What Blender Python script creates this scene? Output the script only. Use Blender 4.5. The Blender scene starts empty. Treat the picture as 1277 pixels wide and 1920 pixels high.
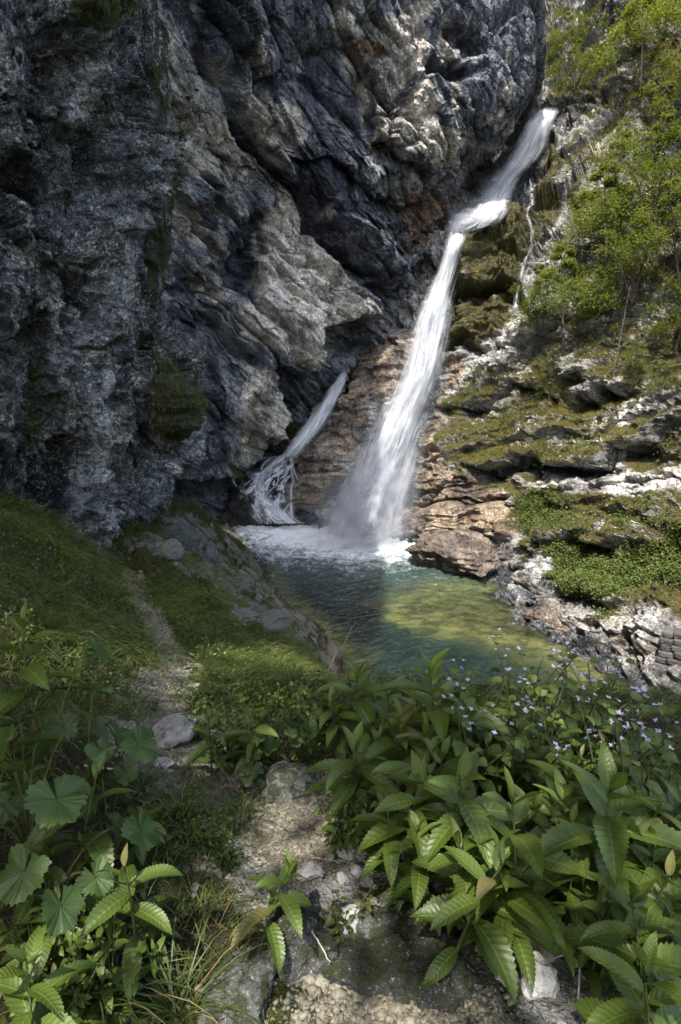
import bpy, math, random
import numpy as np
from mathutils import Vector, Matrix
R = math.radians
S = bpy.context.scene
COL = S.collection
# ---------------------------------------------------------------- camera, sky, sun, exposure
PITCH = R(11.3)
CAMZ = 1.6
cam = bpy.data.objects.new('camera', bpy.data.cameras.new('camera'))
COL.objects.link(cam); S.camera = cam
cam.data.sensor_fit = 'VERTICAL'; cam.data.sensor_height = 36; cam.data.lens = 18.75
cam.data.clip_start = 0.05; cam.data.clip_end = 2000
cam.location = (0, 0, CAMZ); cam.rotation_euler = (R(90) - PITCH, 0, 0)
SUN = Vector((-0.20, -0.45, 0.87)).normalized()          # direction towards the sun
el = math.asin(SUN.z); az = math.atan2(SUN.x, SUN.y)
w = bpy.data.worlds.new('World'); S.world = w; w.use_nodes = True
nt = w.node_tree; bg = nt.nodes['Background']
sky = nt.nodes.new('ShaderNodeTexSky'); sky.sky_type = 'NISHITA'; sky.sun_disc = False
sky.sun_elevation = el; sky.sun_rotation = az
sky.air_density = 1.0; sky.dust_density = 2.5; sky.ozone_density = 0.6
wb = nt.nodes.new('ShaderNodeMix'); wb.data_type = 'RGBA'; wb.blend_type = 'MULTIPLY'; wb.inputs[0].default_value = 1; wb.inputs[7].default_value = (1.0, .975, .92, 1)
nt.links.new(sky.outputs[0], wb.inputs[6]); nt.links.new(wb.outputs[2], bg.inputs[0]); bg.inputs[1].default_value = 0.15
sd = bpy.data.lights.new('sun', 'SUN'); sd.energy = 2.25; sd.angle = R(0.6); sd.color = (1, .955, .88)
so = bpy.data.objects.new('sun', sd); COL.objects.link(so); so.rotation_euler = SUN.to_track_quat('Z', 'Y').to_euler()
S.view_settings.view_transform = 'Standard'; S.view_settings.look = 'None'
S.view_settings.exposure = 1.9; S.view_settings.gamma = 1.0
S.cycles.max_bounces = 6; S.cycles.diffuse_bounces = 3; S.cycles.glossy_bounces = 2
S.cycles.transmission_bounces = 4; S.cycles.transparent_max_bounces = 24; S.cycles.volume_bounces = 0
S.cycles.use_denoising = True; S.cycles.caustics_reflective = False; S.cycles.caustics_refractive = False

# ---------------------------------------------------------------- pixel <-> world
F = 1000.0; CX, CY = 638.5, 960.0
cp, sp = math.cos(PITCH), math.sin(PITCH)
def ray(px, py):
    x = (np.asarray(px, float) - CX) / F; v = (CY - np.asarray(py, float)) / F
    return np.stack([x + 0*v, cp + v*sp + 0*x, -sp + v*cp + 0*x], -1)
def at(px, py, Y):
    r = ray(px, py); t = np.asarray(Y, float) / r[..., 1]
    return r * t[..., None] + np.array([0, 0, CAMZ])
def atz(px, py, z):
    r = ray(px, py); t = (z - CAMZ) / r[..., 2]
    return r * t[..., None] + np.array([0, 0, CAMZ])
def proj(P):
    x = P[..., 0]; y = P[..., 1]; z = P[..., 2] - CAMZ
    d = y*cp - z*sp; u = y*sp + z*cp
    d = np.where(np.abs(d) < 1e-3, 1e-3, d)
    return CX + F*x/d, CY - F*u/d, d
WZ = -5.4

# ---------------------------------------------------------------- numpy noise
def _h(ix, iy, iz, s):
    h = (ix.astype(np.uint32)*np.uint32(374761393) + iy.astype(np.uint32)*np.uint32(668265263)
         + iz.astype(np.uint32)*np.uint32(2147483647) + np.uint32(s*974711 & 0xffffffff))
    h = (h ^ (h >> np.uint32(13))) * np.uint32(1274126177)
    h = (h ^ (h >> np.uint32(16))) * np.uint32(2246822519)
    return h ^ (h >> np.uint32(15))
G = np.array([(1,1,0),(-1,1,0),(1,-1,0),(-1,-1,0),(1,0,1),(-1,0,1),(1,0,-1),(-1,0,-1),(0,1,1),(0,-1,1),(0,1,-1),(0,-1,-1)], np.float32)
def perlin(P, s=0):
    P = P.astype(np.float32); I = np.floor(P).astype(np.int64); f = P - I
    u = f*f*f*(f*(f*6-15)+10); out = np.zeros(len(P), np.float32)
    for a in (0, 1):
        wa = u[:, 0] if a else 1-u[:, 0]
        for b in (0, 1):
            wb = wa*(u[:, 1] if b else 1-u[:, 1])
            for c in (0, 1):
                g = G[_h(I[:, 0]+a, I[:, 1]+b, I[:, 2]+c, s) % 12]
                out += wb*(u[:, 2] if c else 1-u[:, 2])*(g[:, 0]*(f[:, 0]-a)+g[:, 1]*(f[:, 1]-b)+g[:, 2]*(f[:, 2]-c))
    return out
def fbm(P, o=4, s=0, gain=.5):
    a = 1; r = np.zeros(len(P), np.float32)
    for i in range(o):
        r += a*perlin(P*(2.03**i)+i*7.3, s+i); a *= gain
    return r
def facet(P, s=0):
    """broken-rock facets: every Voronoi cell is its own tilted plane; returns height and edge distance"""
    P = P.astype(np.float32); B = np.floor(P-.5).astype(np.int64)
    d1 = np.full(len(P), 9., np.float32); d2 = d1.copy(); h1 = np.zeros(len(P), np.float32)
    for a in (0, 1):
        for b in (0, 1):
            for c in (0, 1):
                i, j, k = B[:, 0]+a, B[:, 1]+b, B[:, 2]+c
                h = _h(i, j, k, s)
                ox = (h & np.uint32(255)).astype(np.float32)/255; oy = ((h >> np.uint32(8)) & np.uint32(255)).astype(np.float32)/255
                oz = ((h >> np.uint32(16)) & np.uint32(255)).astype(np.float32)/255; q = (h >> np.uint32(24)).astype(np.float32)/255
                dx = P[:, 0]-i-.15-.7*ox; dy = P[:, 1]-j-.15-.7*oy; dz = P[:, 2]-k-.15-.7*oz
                d = dx*dx+dy*dy+dz*dz
                hh = (q-.5)*.7+(dx*(oy-.5)+dy*(oz-.5)+dz*(ox-.5))*2.5
                m = d < d1
                d2 = np.where(m, d1, np.minimum(d2, d)); d1 = np.where(m, d, d1); h1 = np.where(m, hh, h1)
    return h1, np.sqrt(d2)-np.sqrt(d1)
def sstep(a, b, x):
    t = np.clip((x-a)/(b-a), 0, 1); return t*t*(3-2*t)
rng = np.random.default_rng(7)

# ---------------------------------------------------------------- mesh helpers
def mesh_np(name, V, Q, mat, parent=None, smooth=True, uv=None, cols=None):
    """V (n,3); Q (m,k) with equal polygon size (or list of such arrays)"""
    me = bpy.data.meshes.new(name)
    Qs = Q if isinstance(Q, list) else [Q]
    Qs = [q for q in Qs if len(q)]
    V = np.ascontiguousarray(V, np.float32)
    nl = sum(q.size for q in Qs); nf = sum(len(q) for q in Qs)
    me.vertices.add(len(V)); me.vertices.foreach_set('co', V.ravel())
    me.loops.add(nl); li = np.concatenate([q.ravel() for q in Qs]).astype(np.int32); me.loops.foreach_set('vertex_index', li)
    me.polygons.add(nf); tot = np.concatenate([np.full(len(q), q.shape[1]) for q in Qs])
    st = np.concatenate([[0], np.cumsum(tot)[:-1]]).astype(np.int32); me.polygons.foreach_set('loop_start', st)
    me.update(calc_edges=True)
    if smooth: me.polygons.foreach_set('use_smooth', np.ones(nf, bool))
    if uv is not None:
        l = me.uv_layers.new(name='UVMap'); l.data.foreach_set('uv', np.ascontiguousarray(uv[li], np.float32).ravel())
    for k, c in (cols or {}).items():
        a = me.color_attributes.new(k, 'FLOAT_COLOR', 'POINT')
        if c.ndim == 1: c = np.stack([c, c, c, c*0+1], -1)
        a.data.foreach_set('color', np.ascontiguousarray(c, np.float32).ravel())
    if mat: me.materials.append(mat)
    o = bpy.data.objects.new(name, me); COL.objects.link(o)
    if parent is not None: o.parent = parent
    return o
def gridq(nv, nu, off=0):
    i = np.arange(nv-1)[:, None]*nu+np.arange(nu-1)[None]
    return np.stack([i, i+1, i+1+nu, i+nu], -1).reshape(-1, 4)+off
def thing(name, label, cat, loc=(0, 0, 0), rz=0, group=None):
    o = bpy.data.objects.new(name, None); COL.objects.link(o); o.location = loc; o.rotation_euler = (0, 0, rz)
    o.empty_display_size = .1
    return tag(o, label, cat, group)
def tag(o, label, cat, group=None):
    o['label'] = label; o['category'] = cat
    if group: o['group'] = group
    return o
def kind(o, k, label=None):
    o['kind'] = k
    if label: o['label'] = label
    return o
def dup(root, label, loc=None, rot=None, scale=None, group=None):
    c = root.copy(); COL.objects.link(c)
    if loc is not None: c.location = loc
    if rot is not None: c.rotation_euler = rot
    if scale is not None: c.scale = (scale,)*3 if np.isscalar(scale) else scale
    c['label'] = label
    if group: c['group'] = group
    for ch in list(root.children):
        k = ch.copy(); COL.objects.link(k); k.parent = c
    return c
def tube(path, rad, ns=6):
    path = np.asarray(path, float); n = len(path); rad = np.broadcast_to(rad, n)
    T = np.gradient(path, axis=0); T /= np.linalg.norm(T, axis=1)[:, None]+1e-9
    up = np.array([.3, .2, 1.]) if abs(T[0, 2]) < .9 else np.array([1., .1, 0])
    A = np.cross(T, up); A /= np.linalg.norm(A, axis=1)[:, None]+1e-9; B = np.cross(T, A)
    a = np.arange(ns)/ns*2*np.pi
    V = path[:, None]+rad[:, None, None]*(np.cos(a)[None, :, None]*A[:, None]+np.sin(a)[None, :, None]*B[:, None])
    i = np.arange(n-1)[:, None]*ns; j = np.arange(ns)[None]; k = (j+1) % ns
    return V.reshape(-1, 3), np.stack([i+j, i+k, i+ns+k, i+ns+j], -1).reshape(-1, 4)
def merge(parts):
    V = []; Q = []; n = 0
    for v, q in parts:
        V.append(v); Q.append(q+n); n += len(v)
    return np.concatenate(V), np.concatenate(Q)

# ---------------------------------------------------------------- node helpers
class NT:
    def __init__(s, name):
        s.m = bpy.data.materials.new(name); s.m.use_nodes = True; s.t = s.m.node_tree; s.t.nodes.clear()
        s.out = s.n('OutputMaterial')
        s.co = s.n('TexCoord').outputs['Object']
    def n(s, t, **k):
        x = s.t.nodes.new('ShaderNode'+t)
        for a, b in k.items(): setattr(x, a, b)
        return x
    def put(s, sock, v):
        if v is None: return
        if isinstance(v, bpy.types.NodeSocket): s.t.links.new(v, sock)
        elif isinstance(v, (tuple, list)) and len(v) == 3 and sock.type == 'RGBA': sock.default_value = (*v, 1)
        else: sock.default_value = v
    def noise(s, scale, detail=4, rough=.6, vec=None, dist=0, col=False):
        x = s.n('TexNoise'); s.put(x.inputs['Vector'], vec or s.co); x.inputs['Scale'].default_value = scale
        x.inputs['Detail'].default_value = detail; x.inputs['Roughness'].default_value = rough; x.inputs['Distortion'].default_value = dist
        return x.outputs[1 if col else 0]
    def vor(s, scale, vec=None, feature='F1', out=0, rnd=1):
        x = s.n('TexVoronoi', feature=feature); s.put(x.inputs['Vector'], vec or s.co); x.inputs['Scale'].default_value = scale
        x.inputs['Randomness'].default_value = rnd
        return x.outputs[out]
    def mp(s, scale=(1, 1, 1), rot=(0, 0, 0), vec=None, loc=(0, 0, 0)):
        x = s.n('Mapping'); s.put(x.inputs[0], vec or s.co); x.inputs['Scale'].default_value = scale; x.inputs['Rotation'].default_value = rot
        x.inputs['Location'].default_value = loc
        return x.outputs[0]
    def ma(s, op, a, b=0.0, c=None, clamp=False):
        x = s.n('Math', operation=op, use_clamp=clamp); s.put(x.inputs[0], a); s.put(x.inputs[1], b)
        if c is not None: s.put(x.inputs[2], c)
        return x.outputs[0]
    def rmp(s, v, a, b, lo=0., hi=1., smooth=True):
        x = s.n('MapRange', interpolation_type='SMOOTHSTEP' if smooth else 'LINEAR'); s.put(x.inputs[0], v)
        for i, q in zip((1, 2, 3, 4), (a, b, lo, hi)): x.inputs[i].default_value = q
        return x.outputs[0]
    def mix(s, f, a, b, mode='MIX'):
        x = s.n('Mix', data_type='RGBA', blend_type=mode); s.put(x.inputs[0], f); s.put(x.inputs[6], a); s.put(x.inputs[7], b)
        return x.outputs[2]
    def ramp(s, f, stops):
        x = s.n('ValToRGB'); s.put(x.inputs[0], f); e = x.color_ramp.elements
        for i, (p, c) in enumerate(stops):
            if i < 2: e[i].position = p; el_ = e[i]
            else: el_ = e.new(p)
            el_.color = (*c, 1)
        return x.outputs[0]
    def attr(s, name):
        x = s.n('Attribute', attribute_name=name); sp_ = s.n('SeparateColor'); s.put(sp_.inputs[0], x.outputs[0])
        return sp_.outputs[0], sp_.outputs[1], sp_.outputs[2], x.outputs['Alpha']
    def bump(s, h, dist, strength=1., nrm=None):
        x = s.n('Bump'); s.put(x.inputs['Height'], h); x.inputs['Distance'].default_value = dist; x.inputs['Strength'].default_value = strength
        if nrm is not None: s.put(x.inputs['Normal'], nrm)
        return x.outputs[0]
    def pr(s, col, rough=.8, nrm=None, spec=.3, **k):
        x = s.n('BsdfPrincipled'); s.put(x.inputs['Base Color'], col); s.put(x.inputs['Roughness'], rough); s.put(x.inputs['Normal'], nrm)
        s.put(x.inputs['Specular IOR Level'], spec)
        for a, b in k.items(): s.put(x.inputs[a.replace('_', ' ')], b)
        return x.outputs[0]
    def done(s, sh):
        s.t.links.new(sh, s.out.inputs[0]); return s.m

# ---------------------------------------------------------------- rock material
def rock_mat(name, k=1.0, greys=((.10,.105,.11),(.22,.22,.22),(.36,.35,.34)), pale=(.50,.47,.42), dark=(.028,.031,.040),
             orange=(.30,.17,.085), moss=(.060,.072,.016), speck=0.0, bump=.08, mossauto=0.0, mossn=.55, wet=0.0, strata=0.0, brown=(.11,.085,.055), crack=None):
    t = NT(name); r, g, b, a = t.attr('paint')
    n0 = t.noise(.55*k, 5, .62, dist=.6); n1 = t.noise(2.6*k, 6, .7, dist=.4); n2 = t.noise(11*k, 5, .72)
    st = t.noise(1.5*k, 5, .65, vec=t.mp((1.6, 1.6, .22)), dist=.5)
    base = t.ramp(t.ma('ADD', t.ma('MULTIPLY', n1, .55), t.ma('MULTIPLY', n0, .5)), [(.36, greys[0]), (.66, greys[2]), (.52, greys[1])])
    base = t.mix(t.rmp(t.noise(.9*k, 3, .6, vec=t.mp(loc=(9, 4, 2))), .52, .68, 0, .55), base, brown)
    def fac(ch, n, w=.5, s=.18):
        v = t.ma('ADD', ch, t.ma('MULTIPLY', t.ma('SUBTRACT', n, .5), w*2)); return t.rmp(v, .5-s, .5+s)
    c = t.mix(t.ma('MULTIPLY', fac(r, n1, .9, .28), .9), base, t.mix(t.rmp(n0, .4, .62), tuple(x*.8 for x in pale), pale))
    c = t.mix(fac(b, n1, .7, .25), c, t.mix(t.rmp(n2, .35, .65), tuple(x*.55 for x in orange), orange))
    c = t.mix(t.ma('MULTIPLY', fac(g, st, 1.1, .25), .93), c, t.mix(t.rmp(n1, .4, .7), dark, tuple(x*2.6 for x in dark)))
    # pits, cracks and pale scratches of bare limestone
    c = t.mix(t.rmp(n2, .30, .46, .75, 0), c, t.mix(.5, c, (.02, .02, .02)), 'MIX')
    vr = t.vor(7*k, vec=t.mp((1, 1, .6), vec=t.mp()), feature='DISTANCE_TO_EDGE')
    if speck > 0:
        sp1 = t.rmp(t.noise(9*k, 6, .8), .525, .585); sp2 = t.rmp(t.noise(26*k, 3, .7), .53, .60)
        c = t.mix(t.ma('MULTIPLY', t.ma('MAXIMUM', t.ma('MULTIPLY', sp1, t.rmp(n0, .38, .6, .25, 1)), t.ma('MULTIPLY', sp2, t.rmp(n1, .42, .62))), speck), c, (.56, .57, .57))
        c = t.mix(t.rmp(t.noise(5*k, 5, .75, vec=t.mp(loc=(3, 8, 1))), .53, .61, 0, .85*speck), c, (.022, .02, .017))
    c = t.mix(1, c, t.ramp(t.noise(19*k, 7, .78, dist=.3), [(.38, (.42, .42, .43)), (.62, (1.5, 1.49, 1.47)), (.5, (.97, .97, .97))]), 'MULTIPLY')
    c = t.mix(1, c, t.ramp(t.noise(1.05*k, 5, .68, vec=t.mp((1, 1, .7), loc=(1, 2, 9)), dist=.8), [(.38, (.38, .38, .40)), (.62, (1.45, 1.45, 1.43)), (.5, (.95, .95, .95))]), 'MULTIPLY')
    if crack:
        wv_ = t.n('VectorMath', operation='MULTIPLY_ADD'); t.put(wv_.inputs[0], t.noise(1.1*k, 4, .6, col=True)); wv_.inputs[1].default_value = (1.1/k*.5,)*3; t.put(wv_.inputs[2], t.co)
        ce = t.vor(1, vec=t.mp(crack[0], vec=t.mp(rot=crack[1], vec=wv_.outputs[0])), feature='DISTANCE_TO_EDGE'); ce2 = t.vor(3.1, vec=t.mp(crack[0], vec=t.mp(rot=crack[1], vec=wv_.outputs[0])), feature='DISTANCE_TO_EDGE')
        cw = t.ma('MULTIPLY', t.rmp(n1, .35, .65, .3, 1), t.rmp(n0, .4, .6, .35, 1))
        ck = t.ma('MULTIPLY', t.ma('MAXIMUM', t.rmp(ce, .0, .035, 1, 0), t.ma('MULTIPLY', t.rmp(ce2, 0, .05, 1, 0), t.rmp(t.noise(.8*k, 3, .6, vec=t.mp(loc=(2, 6, 3))), .5, .62, 0, .6))), cw)
        c = t.mix(t.ma('MULTIPLY', ck, .8), c, (.015, .014, .013))
    geo = t.n('NewGeometry'); sx = t.n('SeparateXYZ'); t.put(sx.inputs[0], geo.outputs['Normal'])
    up = sx.outputs[2]
    mf = fac(a, n1, mossn, .16)
    if mossauto > 0:
        mf = t.ma('MAXIMUM', mf, t.ma('MULTIPLY', t.rmp(t.ma('ADD', up, t.ma('MULTIPLY', t.ma('SUBTRACT', n0, .5), 1.6)), .45, .75), mossauto))
    mcol = t.mix(t.rmp(n2, .35, .65), tuple(x*.45 for x in moss), moss)
    mcol = t.mix(t.rmp(n1, .5, .68, 0, .5), mcol, (moss[0]*1.7, moss[1]*1.15, moss[2]))
    c = t.mix(mf, c, mcol)
    h = t.ma('ADD', t.ma('MULTIPLY', n1, 1.3), t.ma('MULTIPLY', n2, .5))
    h = t.ma('ADD', h, t.ma('MULTIPLY', t.ma('MINIMUM', vr, .12), 1.2))
    if crack: h = t.ma('SUBTRACT', h, t.ma('MULTIPLY', ck, .9))
    if strata > 0:
        h = t.ma('ADD', h, t.ma('MULTIPLY', t.noise(3.2*k, 4, .65, vec=t.mp((.35, .35, 3.2), rot=(.3, .12, 0)), dist=.3), strata))
    nb = t.bump(h, bump, 1.0)
    nb = t.bump(t.ma('ADD', t.noise(34*k, 4, .75), t.ma('MULTIPLY', n2, .6)), bump*.22, .9, nb)
    ro = t.rmp(n1, .3, .7, .55, .95) if not wet else t.mix(t.ma('MULTIPLY', g, wet), (.85, .85, .85), (.28, .28, .28))
    return t.done(t.pr(c, ro, nb, .35))

M_back = rock_mat('back_cliff_limestone', k=.45, greys=((.090,.104,.135),(.24,.258,.30),(.47,.485,.51)), speck=.35, bump=.22, wet=.5, strata=.7, mossauto=.15, crack=((.35, .6, 1.3), (0, R(-48), 0)),
                  pale=(.80,.74,.655), dark=(.030,.037,.060), brown=(.155,.15,.145))
M_left = rock_mat('left_cliff_limestone', k=1.15, greys=((.045,.05,.052),(.125,.132,.138),(.28,.29,.30)), speck=1.0, bump=.12, mossauto=.35, crack=((2.2, 2.0, .9), (R(15), 0, 0)),
                  pale=(.50,.51,.51), dark=(.014,.014,.013), moss=(.038,.046,.011), brown=(.05,.042,.026), mossn=.95)
M_right = rock_mat('hillside_limestone', k=.6, greys=((.16,.16,.16),(.42,.415,.40),(.70,.69,.67)), speck=.5, bump=.2, wet=.5, strata=1.5, crack=((.5, .5, 2.6), (R(-14), 0, 0)),
                   pale=(.66,.64,.60), orange=(.36,.26,.17), moss=(.105,.098,.028), brown=(.20,.155,.10), mossn=.5)

# ---------------------------------------------------------------- grid surfaces
def catmull(A, n):
    """A (m, ...) control points -> (n, ...) along axis 0"""
    m = len(A); x = np.linspace(0, m-1, n); i = np.minimum(x.astype(int), m-2); f = (x-i).reshape(-1, *([1]*(A.ndim-1)))
    g = lambda j: A[np.clip(j, 0, m-1)]
    p0, p1, p2, p3 = g(i-1), g(i), g(i+1), g(i+2)
    return .5*(2*p1+(p2-p0)*f+(2*p0-5*p1+4*p2-p3)*f**2+(3*p1-p0-3*p2+p3)*f**3)
class Surf:
    def __init__(s, rows, nu, nv, mode='Y', hook=None):
        C = np.array([[(px, py, d) for px, d in zip(pxs, ds)] for py, pxs, ds in rows], float)
        if mode == 'Y': W = at(C[..., 0], C[..., 1], C[..., 2])
        else: W = ray(C[..., 0], C[..., 1])*C[..., 2:3]+np.array([0, 0, CAMZ])
        if hook: W = hook(W)
        P = catmull(W, nv).swapaxes(0, 1); P = catmull(P, nu).swapaxes(0, 1)
        s.nu, s.nv = nu, nv; s.P = P.reshape(-1, 3); s.normals(); s.px, s.py, s.d = proj(s.P); s.base = s.P.copy()
    def normals(s):
        P = s.P.reshape(s.nv, s.nu, 3); n = np.cross(np.gradient(P, axis=1), np.gradient(P, axis=0))
        n /= np.linalg.norm(n, axis=2)[..., None]+1e-9; n = -n.reshape(-1, 3)
        c = np.array([0, 0, CAMZ])-s.P[len(s.P)//2]
        if (n[len(n)//2]*c).sum() < 0: n = -n
        s.N = n
    def disp(s, h):
        s.P = s.P+s.N*h[:, None]
    def smoothN(s, k=9):
        N = s.N.reshape(s.nv, s.nu, 3).copy()
        for _ in range(k):
            N[1:-1, 1:-1] = (N[1:-1, 1:-1]*2+N[:-2, 1:-1]+N[2:, 1:-1]+N[1:-1, :-2]+N[1:-1, 2:])/6
        N = N.reshape(-1, 3); s.N = N/(np.linalg.norm(N, axis=1)[:, None]+1e-9)
    def build(s, name, mat, paint, smooth=True):
        s.pxf, s.pyf, s.df = proj(s.P)
        return mesh_np(name, s.P, gridq(s.nv, s.nu), mat, cols={'paint': np.clip(paint, 0, 1)}, smooth=smooth)
def segd(x, y, pts):
    d = np.full(x.shape, 1e9)
    for (x0, y0), (x1, y1) in zip(pts[:-1], pts[1:]):
        L = (x1-x0)**2+(y1-y0)**2+1e-9; t = np.clip(((x-x0)*(x1-x0)+(y-y0)*(y1-y0))/L, 0, 1)
        d = np.minimum(d, np.hypot(x-x0-t*(x1-x0), y-y0-t*(y1-y0)))
    return d
def line(x, y, w, pts):
    out = np.zeros(x.shape); P = np.array(pts, float)
    m = (x > P[:, 0].min()-3*w) & (x < P[:, 0].max()+3*w) & (y > P[:, 1].min()-3*w) & (y < P[:, 1].max()+3*w)
    d = segd(x[m], y[m], pts); out[m] = np.exp(-(d/w)**2)
    return out
def poly(x, y, w, pts):
    out = np.zeros(x.shape); P = np.array(pts, float)
    m = (x > P[:, 0].min()-2*w) & (x < P[:, 0].max()+2*w) & (y > P[:, 1].min()-2*w) & (y < P[:, 1].max()+2*w)
    X, Y = x[m], y[m]; ins = np.zeros(X.shape, bool)
    for (x0, y0), (x1, y1) in zip(pts, pts[1:]+pts[:1]):
        if y0 == y1: continue
        c = ((y0 > Y) != (y1 > Y)) & (X < (x1-x0)*(Y-y0)/(y1-y0)+x0); ins ^= c
    d = segd(X, Y, pts+pts[:1]); sdst = np.where(ins, d, -d); out[m] = sstep(-w, w, sdst)
    return out
def rotm(ax, ay, az_):
    from mathutils import Euler
    return np.array(Euler((ax, ay, az_)).to_matrix())

# ================================================================ BACK CLIFF
PXB = [120, 300, 450, 600, 750, 880, 1000, 1022]
rows = [(-1100, PXB, [19, 21, 24, 26.5, 28, 30, 33, 42]), (-500, PXB, [19.5, 21.5, 24.5, 26.5, 28, 30, 33, 42]), (-50, PXB, [20, 22, 25.5, 27, 28.6, 30.5, 33.6, 42]),
  (130, [120, 300, 450, 600, 750, 880, 1000, 1018], [20, 22, 26, 28, 29, 31, 34, 42]),
  (225, [120, 300, 450, 600, 745, 860, 962, 980], [20, 22.4, 26.6, 28.6, 29.3, 31, 34.6, 42]),
  (310, [120, 300, 450, 590, 725, 810, 876, 892], [20, 23, 27.2, 29.2, 30, 31.8, 35.4, 42]),
  (400, [120, 300, 450, 580, 690, 775, 828, 842], [21, 24, 28, 30, 31.6, 33, 35.3, 40]),
  (530, [120, 300, 430, 560, 650, 720, 778, 795], [22, 25, 28, 29.6, 32, 33.5, 35, 38]),
  (640, [120, 300, 420, 530, 610, 670, 720, 750], [23, 26, 28, 28.8, 31, 33.5, 35.5, 38]),
  (760, [120, 290, 395, 470, 530, 590, 640, 680], [23, 25.5, 27.6, 28.6, 31, 33, 34.6, 36]),
  (860, [120, 290, 370, 440, 480, 530, 570, 620], [23, 25.5, 27.6, 29.6, 31.6, 32.3, 33, 34]),
  (940, [120, 290, 355, 405, 450, 490, 540, 600], [23, 26, 29, 31, 32, 32.6, 33, 33.5]),
  (1040, [120, 290, 350, 400, 440, 480, 520, 560], [22, 25, 28, 30.5, 32, 32.5, 33, 33])]
B = Surf(rows, 560, 900); B.smoothN(25)
W2 = np.stack([fbm(B.P*.55, 4, 3), fbm(B.P*.55+31, 4, 5)], 1)
x, y = B.px+W2[:, 0]*13, B.py+W2[:, 1]*13
rt = rotm(0, R(-48), 0)
Q = B.P@rt.T+W2[:, :1]*.15
h = np.zeros(len(Q), np.float32)
f1, e1 = facet(Q*np.array([.09, .14, .30]), 1); f2, e2 = facet(Q*np.array([.22, .34, .70])+W2[:, 1:]*.06, 2); f3, e3 = facet(Q*np.array([.6, .9, 2.0])+W2[:, 1:]*.07, 3)
f4, e4 = facet(Q*np.array([1.6, 2.2, 4.5]), 4)
sm = poly(x, y, 40, [(280, 620), (400, 640), (450, 840), (440, 960), (280, 960)])
rough = 1-.72*np.maximum.reduce([poly(x, y, 30, [(500, -200), (640, -200), (700, 260), (660, 310), (560, 260), (500, 120)]), poly(x, y, 30, [(840, -200), (1100, -200), (1100, 230), (940, 260), (860, 180)]), poly(x, y, 25, [(300, 30), (345, 60), (430, 230), (400, 320), (300, 320)])])-.4*sm
edgeT = 1-.75*sstep(.80, 1.0, np.tile(np.linspace(0, 1, B.nu), B.nv))
h += (.55+.45*rough)*1.0*f1+rough*(.50*f2+.27*f3+.11*f4)+.4*fbm(B.P*.22, 2, 8)+.05*fbm(B.P*1.9, 4, 9)*rough
h -= .38*np.exp(-(e1/.07)**2)+.2*np.exp(-(e2/.07)**2)+.09*np.exp(-(e3/.07)**2)
h *= edgeT
def L(w, pts, xx=None, yy=None): return line(x, y, w, pts)
def PG(w, pts): return poly(x, y, w, pts)
crack = [(343, -60), (343, 25), (374, 94), (415, 175), (455, 238), (499, 288), (534, 329), (575, 385), (640, 462), (690, 520)]
h += -1.9*L(9, crack)+.9*L(30, [(px+28, py-22) for px, py in crack])
h += -1.0*L(7, [(308, 354), (352, 407), (399, 454), (425, 489), (452, 536), (494, 588), (545, 640)])-.6*L(6, [(377, 320), (411, 351), (443, 370), (480, 420)])
h += -1.6*L(17, [(505, 405), (490, 440), (462, 480), (452, 530)])-1.2*L(14, [(515, 245), (550, 268)])-.5*L(5, [(327, 370), (361, 395), (421, 432)])
h += -1.2*L(13, [(860, 45), (885, 70), (895, 85)])-1.3*L(13, [(820, 115), (845, 128), (875, 130)])-1.1*L(15, [(679, 150), (703, 241), (748, 300), (793, 325)])
h += .7*PG(10, [(717, 193), (751, 214), (748, 269), (710, 258)])-.5*L(5, [(748, 215), (790, 170), (820, 120)])-.6*L(5, [(510, 520), (560, 570), (600, 600)])-.8*L(7, [(560, 500), (600, 505), (622, 540)])
h += 1.2*PG(10, [(476, 480), (600, 470), (680, 560), (690, 600), (590, 610), (573, 684), (494, 588)])-2.6*PG(14, [(600, 615), (700, 606), (680, 660), (600, 690), (590, 650)])
h += 1.0*PG(18, [(400, 560), (480, 560), (530, 630), (500, 690), (440, 620)])+.9*PG(18, [(445, 760), (480, 695), (535, 770), (520, 830), (459, 850), (438, 822)])
h += -1.3*L(13, [(400, 600), (440, 650), (470, 680)])-1.2*L(16, [(540, 700), (545, 780), (530, 830)])
h += 1.0*PG(40, [(320, 640), (410, 660), (440, 860), (420, 900), (330, 890)])-1.8*L(16, [(330, 935), (380, 925), (430, 900)])-.6*L(10, [(640, 320), (690, 380), (760, 400), (800, 400)])
h += .8*PG(25, [(640, 400), (700, 330), (760, 420), (770, 520), (690, 540)])-.8*L(9, [(690, 540), (760, 560), (800, 520)])
B.disp(h)
pt = np.zeros((len(Q), 4))
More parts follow.
